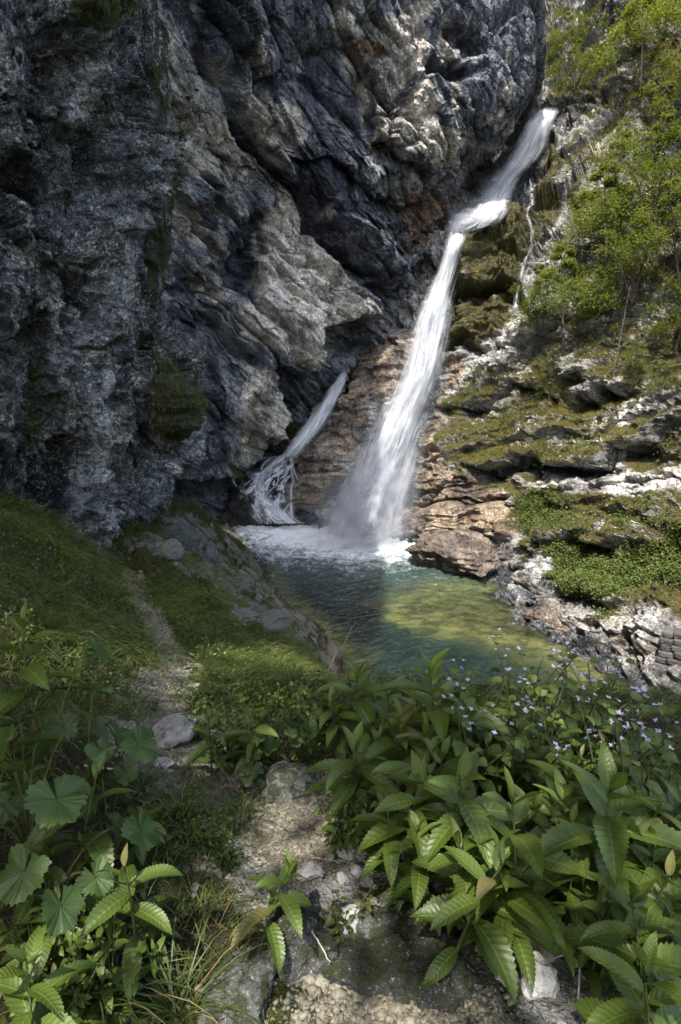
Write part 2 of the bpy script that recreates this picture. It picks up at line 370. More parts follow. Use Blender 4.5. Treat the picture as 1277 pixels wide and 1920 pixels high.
pale = [PG(9, [(455, 175), (562, 200), (580, 250), (530, 313), (480, 238)])*.9, PG(12, [(375, 220), (455, 235), (500, 313), (450, 340), (448, 395), (495, 400), (460, 410), (400, 300)])*.72,
  PG(8, [(530, 360), (580, 400), (634, 482), (640, 540), (611, 560), (590, 605), (573, 680), (542, 657), (494, 588), (476, 519), (487, 460), (510, 420)])*.98,
  PG(7, [(618, 545), (683, 595), (604, 604)])*.95, PG(10, [(349, 481), (418, 491), (445, 550), (404, 570)])*.72, PG(8, [(432, 581), (473, 567), (521, 615), (525, 646), (487, 650)])*.9,
  PG(8, [(445, 760), (473, 698), (510, 691), (528, 760), (528, 808), (494, 846), (459, 850), (438, 822)])*.9, PG(9, [(714, 45), (752, 20), (807, 59), (807, 127), (752, 179), (714, 165), (703, 103)])*.85,
  PG(6, [(765, 0), (820, 0), (807, 34), (779, 31)])*.8, PG(6, [(838, 20), (872, 55), (869, 100), (841, 100)])*.9,
  PG(7, [(785, 165), (820, 152), (822, 224), (882, 272), (862, 293), (807, 310), (779, 282), (748, 241), (762, 220)])*.98, PG(7, [(717, 193), (751, 214), (748, 269), (710, 258)])*.85,
  L(5, [(855, 131), (853, 180), (851, 224)])*.9, L(6, [(958, 158), (941, 203), (924, 234)])*.8, L(4, [(955, 96), (955, 131)])*.7, L(9, [(670, 110), (690, 170), (690, 210)])*.7,
  L(10, [(445, 60), (450, 120), (462, 165)])*.85, PG(10, [(330, 390), (430, 430), (450, 480), (420, 490), (340, 440)])*.6, L(14, [(640, 20), (660, 60)])*.6, L(8, [(595, 20), (600, 70)])*.6,
  L(4, [(612, 380), (615, 410)])*.8, L(5, [(905, 20), (925, 60)])*.5, PG(14, [(310, 20), (345, 120), (400, 200), (440, 270), (400, 330), (310, 300)])*.62, L(5, [(648, 515), (652, 545)])*.8]
pt[:, 0] = np.maximum.reduce(pale)+.26
dark = [PG(14, [(340, -100), (640, -100), (640, 100), (700, 260), (700, 340), (665, 420), (600, 440), (540, 340), (580, 250), (490, 150), (420, 150), (370, 60)])*.62,  # stains and slate; the fault, crevices and undercut also get shade painted in
  PG(10, [(590, 265), (668, 282), (656, 407), (640, 455), (570, 380), (590, 300)])*1.0, PG(8, [(455, 404), (510, 400), (535, 335), (530, 380), (500, 450), (470, 540), (440, 490)])*1.0,
  L(9, crack)*1.0, PG(12, [(830, -80), (1020, -80), (1015, 210), (940, 250), (880, 275), (835, 215), (825, 130), (880, 110)])*.66,
  L(7, [(820, 52), (821, 165), (817, 240)])*.9, L(6, [(600, 300), (590, 420)])*.6, L(16, [(660, 430), (720, 520), (700, 560)])*.75, PG(14, [(640, 430), (700, 340), (770, 400), (770, 520), (690, 540)])*.6,
  PG(20, [(310, 560), (410, 600), (430, 800), (400, 950), (280, 950), (290, 600)])*.55, L(22, [(560, 690), (545, 780), (520, 850)])*.85, L(14, [(690, 350), (760, 320), (840, 330), (880, 290)])*.6,
  L(10, [(679, 150), (703, 241), (748, 300), (800, 325)])*.7, L(16, [(640, 600), (700, 620), (680, 660)])*.5, L(22, [(430, 930), (380, 930), (320, 930)])*.7, L(12, [(430, 20), (440, 100)])*.6,
  PG(16, [(300, 40), (400, 160), (440, 260), (400, 320), (320, 340), (300, 200)])*.1, PG(10, [(860, 20), (900, 60), (895, 95), (870, 80)])*.9, L(5, [(668, 505), (670, 545)])*.8]
pt[:, 1] = np.maximum.reduce(dark)*(1-.75*np.clip(np.maximum.reduce(pale), 0, 1))
pt[:, 2] = np.maximum.reduce([PG(14, [(703, 69), (738, 103), (669, 120), (640, 60)])*.7, PG(20, [(765, 350), (838, 362), (841, 450), (779, 480), (740, 420)])*.62, PG(8, [(600, 610), (690, 610), (670, 640), (600, 650)])*.5,
  L(8, [(490, 700), (460, 770), (440, 810)])*.55, L(8, [(620, 0), (650, 80)])*.4, L(6, [(410, 570), (430, 600)])*.6, L(14, [(540, 470), (500, 500)])*.25])
pt[:, 3] = np.maximum.reduce([L(12, [(430, 870), (470, 865), (520, 850), (560, 800)])*.85, L(8, [(555, 690), (560, 740), (540, 830)])*.45, L(4, [(530, 360), (570, 400)])*.6, L(10, [(700, 250), (745, 340)])*.45,
  L(7, [(700, 420), (735, 430)])*.7, L(10, [(300, 0), (345, 10)])*.6, L(9, [(360, 530), (400, 700), (420, 800)])*.4])+.02
M_back and kind(B.build('cliff_back', M_back, pt, False), 'structure', 'tall grey limestone cliff with black water stains overhanging the left side of the waterfall')

# ================================================================ LEFT CLIFF (t = camera depth)
PXL = [-2600, -1200, -500, -180, 0, 100, 190, 255, 296, 292]
TL = np.array([1.9, 3.3, 5.4, 7.2, 8.4, 9.1, 10.2, 11.4, 12.8, 22.])
def lrow(py, edge, k=1.0, base=1.0):
    pxs = np.array(PXL, float); pxs[7] += (edge-300)*.7; pxs[8] += edge-300; pxs[9] += edge-300
    return (py, list(pxs), list(TL*k*np.array([1]*9+[1.0/k])*base))
rows = [lrow(-1700, 300, .90), lrow(-700, 300, .90), lrow(-300, 300, .92), lrow(-60, 302, .94), lrow(150, 305, .96), lrow(300, 303, .99), lrow(450, 300, 1.0), lrow(560, 300, 1.0),
        lrow(650, 318, 1.0), lrow(740, 328, 1.0), lrow(815, 318, 1.02), lrow(845, 285, 1.05), lrow(920, 280, 1.05), lrow(990, 235, 1.03), lrow(1080, 190, 1.0)]
def extend_left(W):  # unseen wall, further back and higher, added to keep sun off the left slope
    a = W[:, :1]+np.array([-1.2, -9., 0]); a[..., 2] = W[:, 1:2, 2]; W = np.concatenate([a, W], 1)
    top = W[:1].copy(); top[..., 2] = 27; top[..., 0] -= .4; mid = (W[:1]+top)/2; return np.concatenate([top, mid, W], 0)
Lc = Surf(rows, 700, 940, mode='t', hook=extend_left); Lc.smoothN(25)
W2 = np.stack([fbm(Lc.P*1.2, 4, 13), fbm(Lc.P*1.2+31, 4, 15)], 1)
x, y = Lc.px+W2[:, 0]*22, Lc.py+W2[:, 1]*22
Q = Lc.P@rotm(R(-25), R(8), 0).T+W2[:, :1]*.35
f1, e1 = facet(Q*np.array([.45, .36, .2]), 21); f2, e2 = facet(Q*np.array([1.2, .9, .42]), 22); f3, e3 = facet(Q*np.array([3.2, 2.4, 1.1]), 23); f4, e4 = facet(Q*np.array([7., 7, 4.5]), 24)
h = .66*f1+.34*f2+.15*f3+.065*f4+.16*fbm(Lc.P*.9, 4, 28)+.05*fbm(Lc.P*6, 4, 29)-.15*np.exp(-(e1/.09)**2)-.07*np.exp(-(e2/.08)**2)
# vertical flutes near the right corner
h += .16*poly(x, y, 30, [(110, -400), (330, -400), (330, 480), (220, 520), (120, 330)])*fbm(Lc.P*np.array([2.2, 1.6, .28]), 3, 31)*2.0
h += -1.3*L(24, [(-30, 330), (30, 380), (60, 440)])-.9*L(30, [(60, 450), (95, 475)])-.5*L(26, [(120, 540), (160, 545)])
h += -1.0*PG(28, [(55, 850), (140, 830), (175, 950), (120, 960), (60, 930)])-.5*L(14, [(145, 330), (110, 240), (125, 100)])+.35*L(12, [(168, 90), (160, 180), (158, 230)])
h += -.45*L(11, [(187, 250), (185, 290)])-.45*L(7, [(225, 690), (235, 740), (250, 800), (262, 830)])+.5*L(16, [(250, 150), (262, 300), (240, 420)])-.4*L(8, [(222, 120), (240, 300), (250, 330)])
h += .55*PG(26, [(285, 650), (330, 650), (330, 790), (300, 820), (280, 800)])+.5*PG(18, [(90, -60), (190, -60), (190, 40), (150, 80), (100, 50)])-.8*L(9, [(285, 835), (315, 832)])-.5*L(9, [(285, 560), (292, 640), (280, 720)])
h *= 1-.65*sstep(215, 285, Lc.px)*sstep(700, 560, Lc.py)
Lc.disp(h)
pt = np.zeros((len(Q), 4))
pl = [L(16, [(225, 400), (225, 520), (215, 600)])*.85, L(18, [(195, 800), (175, 900), (185, 990)])*.9, L(9, [(168, 100), (158, 180), (156, 225)])*.9, PG(20, [(140, 620), (200, 640), (190, 860), (130, 780)])*.5,
      PG(30, [(60, 560), (200, 560), (220, 700), (80, 720)])*.45, L(10, [(0, 120), (20, 180), (60, 220)])*.6, L(12, [(250, 200), (262, 290)])*.5, L(20, [(0, 430), (30, 500)])*.45]
pt[:, 0] = np.maximum.reduce(pl)+.12
dk = [L(26, [(-30, 330), (30, 380), (60, 440), (90, 480), (130, 560), (155, 550)])*1.0, PG(20, [(50, 840), (140, 820), (180, 960), (120, 960), (50, 920)])*1.0, L(15, [(150, 300), (110, 240), (118, 100)])*.85,  # recess, hollows and undercut foot painted dark for the shade they hold
      L(20, [(278, -300), (276, 300), (282, 640)])*1.1, L(16, [(230, 650), (250, 800), (265, 860)])*.6, L(20, [(40, 720), (60, 760)])*.7, L(30, [(120, 330), (110, 380)])*.5, L(40, [(0, 900), (50, 930)])*.4]
pt[:, 1] = np.maximum.reduce(dk)
pt[:, 2] = np.maximum.reduce([L(9, [(178, 60), (168, 160), (150, 240)])*.45, L(8, [(95, 690), (105, 700)])*.7, L(10, [(230, 40), (240, 80)])*.3])
pt[:, 3] = np.maximum.reduce([PG(16, [(95, -80), (190, -80), (180, 20), (150, 55), (105, 45)])*1.0, poly(x+W2[:, 1]*34, y+W2[:, 0]*60, 16, [(292, 640), (322, 700), (332, 770), (312, 822), (286, 800), (278, 720)])*.60, L(12, [(292, -200), (292, 300), (290, 450), (285, 640)])*.62,
      L(8, [(232, 40), (245, 80)])*.6, L(25, [(50, 640), (80, 760), (50, 800)])*.5, L(8, [(160, 655), (210, 640)])*.6, L(20, [(75, 500), (140, 560)])*.5, L(20, [(30, 420), (60, 480)])*.3])+.12
kind(Lc.build('cliff_left', M_left, pt), 'structure', 'near dark lichen speckled limestone wall on the left')

# ================================================================ RIGHT HILLSIDE with the fall gully and the pool rim
cE = [1277, 1420, 1750]
rows = [(-900, [860, 900, 980, 1050, 1110, 1190, 1277, 1420, 1750], [66, 62, 60, 58, 54, 48, 43, 36, 24]),
  (-300, [830, 880, 950, 1030, 1100, 1180]+cE, [62, 58, 55, 52, 47, 42, 37, 31, 20]), (-50, [830, 880, 950, 1030, 1100, 1180]+cE, [58, 54, 51, 48, 44, 39, 34, 28, 18]),
  (120, [820, 870, 940, 1010, 1090, 1180]+cE, [52, 50, 47, 44, 41, 36, 31, 25, 16]), (215, [815, 860, 920, 1000, 1080, 1180]+cE, [47, 45, 43.5, 42, 38.5, 34, 29.5, 24, 15.5]),
  (320, [800, 830, 880, 950, 1050, 1160]+cE, [44, 42, 40, 38, 35.5, 31.5, 27.5, 22, 15]), (420, [770, 800, 840, 890, 1000, 1130]+cE, [41, 38.5, 36.5, 34.6, 33.3, 29.5, 25.5, 20.5, 14]),
  (540, [720, 750, 790, 860, 980, 1120]+cE, [38.5, 36, 34, 32.3, 31.3, 27.5, 23.5, 19, 13.5]), (660, [670, 705, 760, 850, 960, 1110]+cE, [38, 34, 32.5, 31.2, 28.8, 25.5, 21.8, 17.5, 13]),
  (780, [590, 625, 710, 820, 940, 1100]+cE, [36, 32.3, 31, 29.8, 27.2, 23.8, 20, 16, 12.3]), (880, [540, 570, 680, 795, 930, 1090]+cE, [34.5, 31.2, 30, 28.4, 25.4, 22, 18, 14.5, 11.7]),
  (970, [525, 548, 650, 770, 920, 1080]+cE, [33, 30.5, 29.3, 27.8, 24.2, 20, 16, 13.3, 11]), (1060, [520, 560, 660, 790, 920, 1060]+cE, [32, 29, 27.8, 25, 21.7, 18.5, 14.8, 12.5, 10.3]),
  (1150, [600, 660, 740, 850, 955, 1080]+cE, [20.5, 20, 19.2, 18.4, 17.3, 15.6, 13.0, 11.4, 9.5]), (1250, [740, 800, 870, 960, 1070, 1160]+cE, [16, 15.5, 15, 14.6, 13.9, 13.0, 11.8, 10.5, 9]),
  (1400, [840, 880, 930, 990, 1070, 1150]+cE, [12.5, 12.2, 12, 11.7, 11.4, 11, 10.4, 9.5, 8.5])]
H = Surf(rows, 560, 900); H.smoothN(25)
W2 = np.stack([fbm(H.P*.6, 4, 43), fbm(H.P*.6+31, 4, 45)], 1)
x, y = H.px+W2[:, 0]*22, H.py+W2[:, 1]*22
f1, e1 = facet((H.P+W2[:, :1])*np.array([.22, .22, .42]), 41); f2, e2 = facet((H.P+W2[:, 1:]*.5)*np.array([.6, .6, 1.1]), 42); f3, e3 = facet(H.P*np.array([1.5, 1.5, 2.6]), 43); f4, e4 = facet(H.P*np.array([4., 4, 6.5]), 44)
st = H.P[:, 2]+.30*H.P[:, 1]+.30*W2[:, 0]+.5*fbm(H.P*.16, 2, 49)
hill = sstep(820, 930, x-(y-700)*-.1)*sstep(500, 640, y+ (x-1000)*.35)
def ledge(s, per, seed):
    q = s/per; k = np.floor(q); f = q-k; r_ = ((k*12.9898+seed)*43758.5453) % 1.0
    return (.35+.65*r_)*(np.where(f < .2, f/.2, ((1-f)/.8))**1.0)-.35
hs = .50*ledge(st, 1.9, 1.7)+.36*ledge(st+.3*W2[:, 1], .7, 5.1)+.19*ledge(st, .27, 9.1)
lowrock = PG(20, [(530, 640), (780, 600), (880, 660), (960, 960), (900, 1010), (750, 1000), (540, 1000)])
water_ = sstep(-5.9, -5.3, H.P[:, 2])
h = (.9*f1*(1-.92*hill)+.42*f2*(1-.75*hill)+.15*f3+.09*f4)*(1-.6*lowrock)+.4*fbm(H.P*.3, 3, 48)+.05*fbm(H.P*3, 4, 50)-.3*np.exp(-(e1/.09)**2)
h1 = h*(.35+.65*water_); h = hs*(.9*hill+.5*lowrock+.3*PG(20, [(850, 430), (1000, 380), (1000, 560), (860, 660)]))
h *= .35+.65*water_
A_ = [(880, 880), (920, 884), (1000, 880), (1060, 888), (1140, 868), (1210, 835), (1277, 808), (1400, 760), (1700, 640)]
h += -2.6*L(9.5, A_)-.6*L(9, [(1140, 880), (1210, 860), (1290, 835), (1420, 790)])+.35*L(16, [(px, py-24) for px, py in A_])
Bm = [(830, 778), (880, 765), (920, 742), (960, 735), (1015, 735)]
h += -1.7*L(6.5, Bm)+.5*L(14, [(px, py-22) for px, py in Bm])
h += -1.7*L(9.5, [(1085, 765), (1130, 738), (1175, 742)])+.3*L(13, [(1090, 735), (1130, 715), (1180, 718)])+.9*L(16, [(1060, 690), (1090, 700), (1110, 680)])-.9*L(8, [(1065, 718), (1100, 722)])
h += -1.5*L(7, [(1030, 1022), (1080, 1033), (1140, 1034)])+.5*L(12, [(1020, 995), (1080, 1003), (1150, 1005)])
h += -1.6*L(8, [(985, 1112), (1040, 1108), (1090, 1116), (1125, 1142)])+.5*L(14, [(990, 1088), (1050, 1082), (1110, 1095), (1150, 1120)])
h += -.9*L(14, [(1000, 1010), (1010, 1025)])-.5*L(6, [(1030, 950), (1100, 938), (1180, 965), (1215, 978)])-.4*L(5, [(1150, 895), (1277, 905)])
h += -.5*L(3.5, [(770, 936), (830, 938), (960, 942)])-.4*L(3.5, [(815, 938), (800, 995)])-.35*L(4, [(800, 880), (870, 885)])+1.0*PG(14, [(760, 950), (900, 945), (970, 970), (930, 1005), (830, 1010), (755, 1000)])
h += 1.3*PG(18, [(855, 440), (950, 405), (1005, 385), (1000, 450), (985, 540), (900, 545), (855, 520)])-1.5*L(12, [(850, 545), (900, 548), (955, 556), (975, 575)])+.6*PG(12, [(860, 580), (940, 575), (930, 620), (850, 640)])-.9*L(8, [(845, 648), (900, 655)])
h += -1.4*PG(12, [(1040, 215), (1060, 215), (1010, 350), (1000, 375), (950, 400), (950, 350), (990, 290)])*.6-1.0*L(12, [(1050, 235), (1120, 190)])
h += -1.6*PG(25, [(860, 430), (880, 300), (1000, 200), (1050, 205), (960, 350), (880, 430)])
h += 1.2*PG(20, [(600, 770), (700, 720), (760, 640), (700, 820), (640, 960), (545, 970), (560, 880)])-.9*L(12, [(560, 975), (640, 965)])-.7*L(10, [(640, 920), (690, 880)])
h += .8*PG(14, [(960, 620), (1030, 560), (1060, 570), (1000, 640), (900, 700), (880, 700)])
Nh = H.N*np.array([1, 1, .12]); Nh /= np.linalg.norm(Nh, axis=1)[:, None]+1e-6; H.P = H.P+H.N*h1[:, None]+Nh*h[:, None]; H.normals()
NZ = H.N[:, 2]
H.NZ = NZ
grassy = PG(20, [(850, 720), (900, 690), (1010, 620), (1060, 560), (1300, 420), (1900, 200), (1900, 1300), (1277, 1160), (1200, 1150), (1150, 1170), (1100, 1160), (1120, 1120), (1040, 1085), (1030, 1040), (960, 1000), (950, 920), (880, 900), (830, 870), (830, 780)])
grassy = np.maximum(grassy, PG(20, [(1010, 200), (1020, 20), (1100, -200), (1900, -900), (1900, 400), (1277, 450), (1060, 560), (1050, 330), (1090, 200), (1040, 190)])*.9)
ga = grassy*sstep(.12, .40, NZ+.85*fbm(H.P*np.array([.45, .45, .8]), 5, 61)+.02)
bare = np.maximum.reduce([PG(12, [(950, 640), (1030, 560), (1070, 565), (1000, 640), (900, 690), (870, 720)]), L(14, A_), L(9, Bm), PG(10, [(940, 900), (1277, 870), (1277, 915), (1150, 925), (1000, 915)]), L(12, [(1150, 800), (1277, 750)]), L(16, [(860, 760), (960, 750)])*.6,
    L(14, [(1050, 690), (1110, 690)]), L(12, [(1100, 735), (1180, 720)]), L(9, [(1110, 215), (1060, 260), (1000, 340)])])
ga *= 1-.9*bare
carpet = PG(10, [(1030, 1040), (1060, 1015), (1130, 1050), (1200, 1030), (1290, 985), (1420, 960), (1420, 1090), (1277, 1100), (1200, 1100), (1150, 1135), (1100, 1112), (1040, 1085)])
carpet = np.maximum(carpet, PG(8, [(960, 930), (1000, 915), (1060, 940), (1050, 985), (1000, 1000), (970, 975)])*.9)
H.ga, H.carpet = ga, carpet
pt = np.zeros((len(H.P), 4))
pt[:, 0] = .30+.45*np.maximum.reduce([bare, L(14, [(1180, 620), (1277, 600)]), L(20, [(850, 850), (930, 860)])])
upg = PG(16, [(860, 430), (870, 300), (1000, 195), (1045, 205), (1000, 340), (1000, 380), (930, 420)])
mossr = PG(12, [(845, 450), (950, 400), (1000, 380), (1000, 330), (1040, 270), (1060, 300), (1040, 400), (1010, 460), (985, 540), (965, 600), (860, 670), (838, 640)])
pt[:, 1] = np.maximum.reduce([upg*.95, mossr*.45, L(12, A_)*.95, L(8, Bm)*.85, L(14, [(1085, 765), (1130, 742), (1175, 745)])*.75, L(9, [(1030, 1022), (1140, 1034)])*.6, L(11, [(985, 1112), (1125, 1142)])*.5,  # ledge and cave recesses have their shade painted dark, alongside black and wet rock
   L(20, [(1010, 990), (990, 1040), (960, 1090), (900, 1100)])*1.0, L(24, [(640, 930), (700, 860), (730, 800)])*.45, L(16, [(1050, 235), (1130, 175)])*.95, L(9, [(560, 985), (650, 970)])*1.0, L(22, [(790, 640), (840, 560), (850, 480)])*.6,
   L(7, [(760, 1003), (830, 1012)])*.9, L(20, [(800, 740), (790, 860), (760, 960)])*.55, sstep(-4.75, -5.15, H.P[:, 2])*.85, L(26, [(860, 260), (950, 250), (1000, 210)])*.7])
tan = .85*PG(10, [(690, 640), (780, 600), (800, 580), (800, 640), (760, 740), (700, 760), (690, 850), (640, 900), (630, 950), (535, 965), (540, 900), (600, 780), (650, 700)])*.72
tan = np.maximum.reduce([tan, PG(8, [(870, 668), (855, 715), (828, 740), (825, 800), (835, 880), (900, 885), (960, 950), (960, 1000), (830, 1012), (750, 985), (780, 905), (800, 850), (812, 760), (835, 690)])*.85,
   L(8, [(815, 938), (800, 1000)])*1.0, mossr*.35, PG(12, [(880, 1090), (980, 1060), (1100, 1140), (1100, 1200), (1010, 1160)])*.5, L(8, [(1012, 380), (1010, 440), (1000, 460)])*.9, L(10, [(1150, 1200), (1280, 1330)])*.5])
pt[:, 2] = tan*(1-.7*pt[:, 1])
pt[:, 3] = np.maximum.reduce([ga*1.1, carpet, mossr*.66, L(11, [(668, 695), (625, 740), (575, 800), (556, 835)])*.95, L(9, [(650, 700), (700, 660)])*.5, L(14, [(1030, 250), (1010, 350)])*.75, L(10, [(975, 990), (970, 1050), (960, 1080)])*.9,
   L(9, [(700, 770), (690, 800)])*.5, L(8, [(560, 870), (558, 900)])*.6, L(12, [(900, 1120), (980, 1150), (1000, 1180)])*.5, L(16, [(880, 450), (960, 400)])*.2])
kind(H.build('hillside_right', M_right, pt, False), 'structure', 'steep sunlit limestone slope with grassy ledges right of the waterfall')
def sdepth(s, px, py, rad=6):
    """visible camera depth of a displaced surface at a pixel"""
    d2 = (s.pxf-px)**2+(s.pyf-py)**2; m = (d2 < rad*rad) & (s.df > 1)
    return float(s.df[m].min()) if m.any() else float(s.df[np.argmin(np.where(s.df > 1, d2, 1e12))])

# ================================================================ GROUND (near bank, path, left slope, pool bed)
gp = []
def gpt(px, py, Y): gp.append(at(px, py, Y))
def gz_(x, y, z): gp.append(np.array([x, y, z], float))
for px, py, Y in [(235, 1080, 9.6), (240, 1120, 8.4), (300, 1180, 6.3), (335, 1240, 5.0), (300, 1290, 3.9), (230, 1330, 3.25), (400, 1330, 3.5),
                  (100, 960, 8.6), (0, 935, 8.0), (0, 1080, 4.9), (120, 1060, 6.3), (60, 1150, 4.3), (180, 1150, 5.8), (215, 1010, 11.2), (270, 1000, 12.5), (300, 960, 16.0),
                  (340, 1000, 14.5), (400, 1060, 14.0), (330, 1060, 10.5), (430, 1130, 10.8), (350, 1120, 8.6), (470, 1150, 10.6), (520, 1200, 9.2), (480, 1210, 7.6), (400, 1180, 7.4),
                  (420, 1240, 5.5), (540, 1240, 7.2), (560, 1290, 4.9), (370, 960, 20.5), (440, 1050, 18.5), (460, 1090, 16.2)]: gpt(px, py, Y)
for px, py in [(475, 1040), (500, 1110), (545, 1150), (600, 1205), (640, 1245)]:   # shoreline on the left
    p = atz(px, py, WZ); gz_(*p); gz_(p[0]+1.2, p[1]+.4, WZ-1.1)
for px, py, z in [(430, 985, WZ+.1), (400, 990, WZ+.6), (480, 1085, WZ+.9), (560, 1140, WZ+.9)]: p = atz(px, py, z); gz_(*p)
for x, y, z in [(0, 0, 0), (0, 1.1, 0), (.6, 1.2, 0), (-.8, 1.2, .03), (0, 1.7, -.02), (.5, 2.2, -.08), (-.5, 2.3, -.12), (0, 2.8, -.22), (1.2, 1.8, -.05), (2, 1.5, -.1), (2.4, 2.8, -.2), (1.4, 3, -.25), (.4, 3.5, -.45),
                (3.6, 2.2, -.35), (3.4, 3.8, -1.15), (2, 4.1, -.85), (.8, 4.3, -.95), (-.5, 4.6, -.95), (-1.6, 1.8, .16), (-2.4, 2.6, .35), (-3.4, 2.6, .75), (-4.6, 3, 1.0), (-1.3, 3, -.28), (-2.2, 3.6, .1), (-3.2, 4.4, .25), (-4.6, 6, .5), (-5, 9, -.3), (-6, 12, -.9),
                (-7, 16, -1.4), (-8, 20, -2), (1.0, 6.2, -3.4), (2.6, 6, -3.6), (4.8, 5.5, -3.4), (6.5, 5, -2.8), (0.2, 6.2, -2.4), (3, 8.5, -5.8), (6, 8.5, -5.6), (9, 7, -4), (1.5, 8.5, -5.0), (.3, 9.5, -4.6), (8, 11, -6), (3, 11, -7), (1, 13, -6.8),
                (4, 15, -7), (1, 18, -7.6), (3, 22, -7.8), (0, 26, -8), (4, 29, -8), (-3, 29, -7.4), (-5, 32, -7), (-8, 28, -5.5), (6, 24, -8.5), (9, 18, -8.5), (12, 14, -8), (0, -3, .1), (3, -3, 0), (-3, -3, .6), (0, -10, .5), (-6, -10, 1.2), (6, -10, 0), (-7, 0, 1.6), (-8, 6, 1.2), (7, 0, -.8), (12, 4, -3), (16, 12, -8.5)]: gz_(x, y, z)
gp = np.array(gp)
def U(r2): return r2*np.log(r2+1e-9)*.5
n = len(gp); A = np.zeros((n+3, n+3)); d2 = ((gp[:, None, :2]-gp[None, :, :2])**2).sum(-1)
A[:n, :n] = U(d2)+np.eye(n)*.02; A[:n, n] = A[n, :n] = 1; A[:n, n+1:] = gp[:, :2]; A[n+1:, :n] = gp[:, :2].T
coef = np.linalg.solve(A, np.concatenate([gp[:, 2], np.zeros(3)]))
def gbase(X, Y):
    X = np.asarray(X, float).ravel(); Y = np.asarray(Y, float).ravel(); xc = np.clip(X, -12, 18); yc = np.clip(Y, -12, 34)
    out = np.zeros(len(X))
    for i in range(0, len(X), 20000):
        q = np.stack([xc[i:i+20000], yc[i:i+20000]], 1); D = ((q[:, None]-gp[None, :, :2])**2).sum(-1)
        out[i:i+20000] = U(D)@coef[:n]+coef[n]+q@coef[n+1:]
    return out
PATHW = np.array([atz(235, 1080, -1.6)[:2], atz(248, 1120, -1.45)[:2], atz(300, 1180, -1.15)[:2], atz(335, 1235, -.85)[:2], atz(300, 1290, -.5)[:2], (-1.05, 3.2), (-.85, 2.7), (-.35, 2.15), (-.12, 1.85), (0.0, 1.6), (.1, 1.3), (.15, 1.0), (.1, .2), (0, -3)])
def pathd(X, Y):
    return segd(np.asarray(X, float).ravel(), np.asarray(Y, float).ravel(), [tuple(p) for p in PATHW])
def gz(X, Y):
    X = np.asarray(X, float).ravel(); Y = np.asarray(Y, float).ravel()
    z = gbase(X, Y); P = np.stack([X, Y, z*0], 1)
    dd = pathd(X, Y); near = sstep(14, 5, Y)
    z = z+.10*fbm(P*.7, 3, 71)*(1-.7*np.exp(-(dd/.5)**2))+.025*fbm(P*3.2, 3, 72)+.006*fbm(P*14, 2, 73)*near-.05*np.exp(-(dd/.4)**2)
    f, e = facet(P*np.array([.5, .5, 1])+5, 75); f2, e2 = facet(P*np.array([1.5, 1.5, 1])+5, 76)
    rk = sstep(6.5, 9.5, Y)*sstep(30, 20, Y)
    z += rk*(.34*f+.13*f2)*(1-.8*np.exp(-(dd/.7)**2))
    return z
def axis(brk):
    return np.concatenate([np.arange(a, b, s) for a, b, s in brk])
ax_ = axis([(-60, -14, 4), (-14, -8, .5), (-8, -3, .09), (-3, 3, .022), (3, 8, .09), (8, 18, .4), (18, 61, 4)])
ay_ = axis([(-60, -12, 4), (-12, .4, .4), (.4, 4.5, .022), (4.5, 9, .05), (9, 20, .09), (20, 34, .25), (34, 61, 4)])
GX, GY = np.meshgrid(ax_, ay_); gv = np.stack([GX.ravel(), GY.ravel(), gz(GX, GY)], 1)
gpx, gpy, gd_ = proj(gv); gW = fbm(gv*.9, 3, 77); gW2 = fbm(gv*4, 3, 78)
gx_, gy_ = gpx+gW*22+gW2*10, gpy+gW2*18
gvis = (gd_ > .3)
pd = pathd(gv[:, 0], gv[:, 1])
# paint: R gravel/pale stone, G bare rock, B tan wet shore rock, A green cover
gp_ = np.zeros((len(gv), 4))
grav = np.exp(-((pd+gW2*.22)/np.interp(gv[:, 1], [0, 1.4, 2, 3, 5, 9], [.46, .38, .38, .27, .12, .14]))**2)
rocky = np.maximum.reduce([poly(gx_, gy_, 8, [(300, 960), (370, 960), (480, 1060), (620, 1215), (600, 1230), (520, 1190), (440, 1130), (380, 1080), (300, 1000)]), line(gx_, gy_, 10, [(230, 1020), (290, 1010), (360, 1080)])*.9,
   poly(gx_, gy_, 5, [(410, 1060), (460, 1080), (470, 1160), (420, 1160), (400, 1100)])*.8, sstep(2.0, 1.4, gv[:, 1])*sstep(-.4, -.1, gv[:, 0])*sstep(1.3, .9, gv[:, 0])*.7, poly(gx_, gy_, 8, [(490, 1440), (600, 1430), (610, 1500), (500, 1510)])])*gvis
steep = sstep(4.4, 5.2, gv[:, 1])*sstep(-.2, .6, gv[:, 0])
gp_[:, 0] = grav; gp_[:, 1] = np.maximum(rocky, steep*.7)
gp_[:, 2] = np.maximum(sstep(WZ+.9, WZ+.2, gv[:, 2]), line(gx_, gy_, 14, [(470, 1030), (520, 1110), (620, 1200)])*.8*gvis)
gp_[:, 3] = np.clip(1-grav*1.1-rocky*.7-gp_[:, 2], 0, 1)
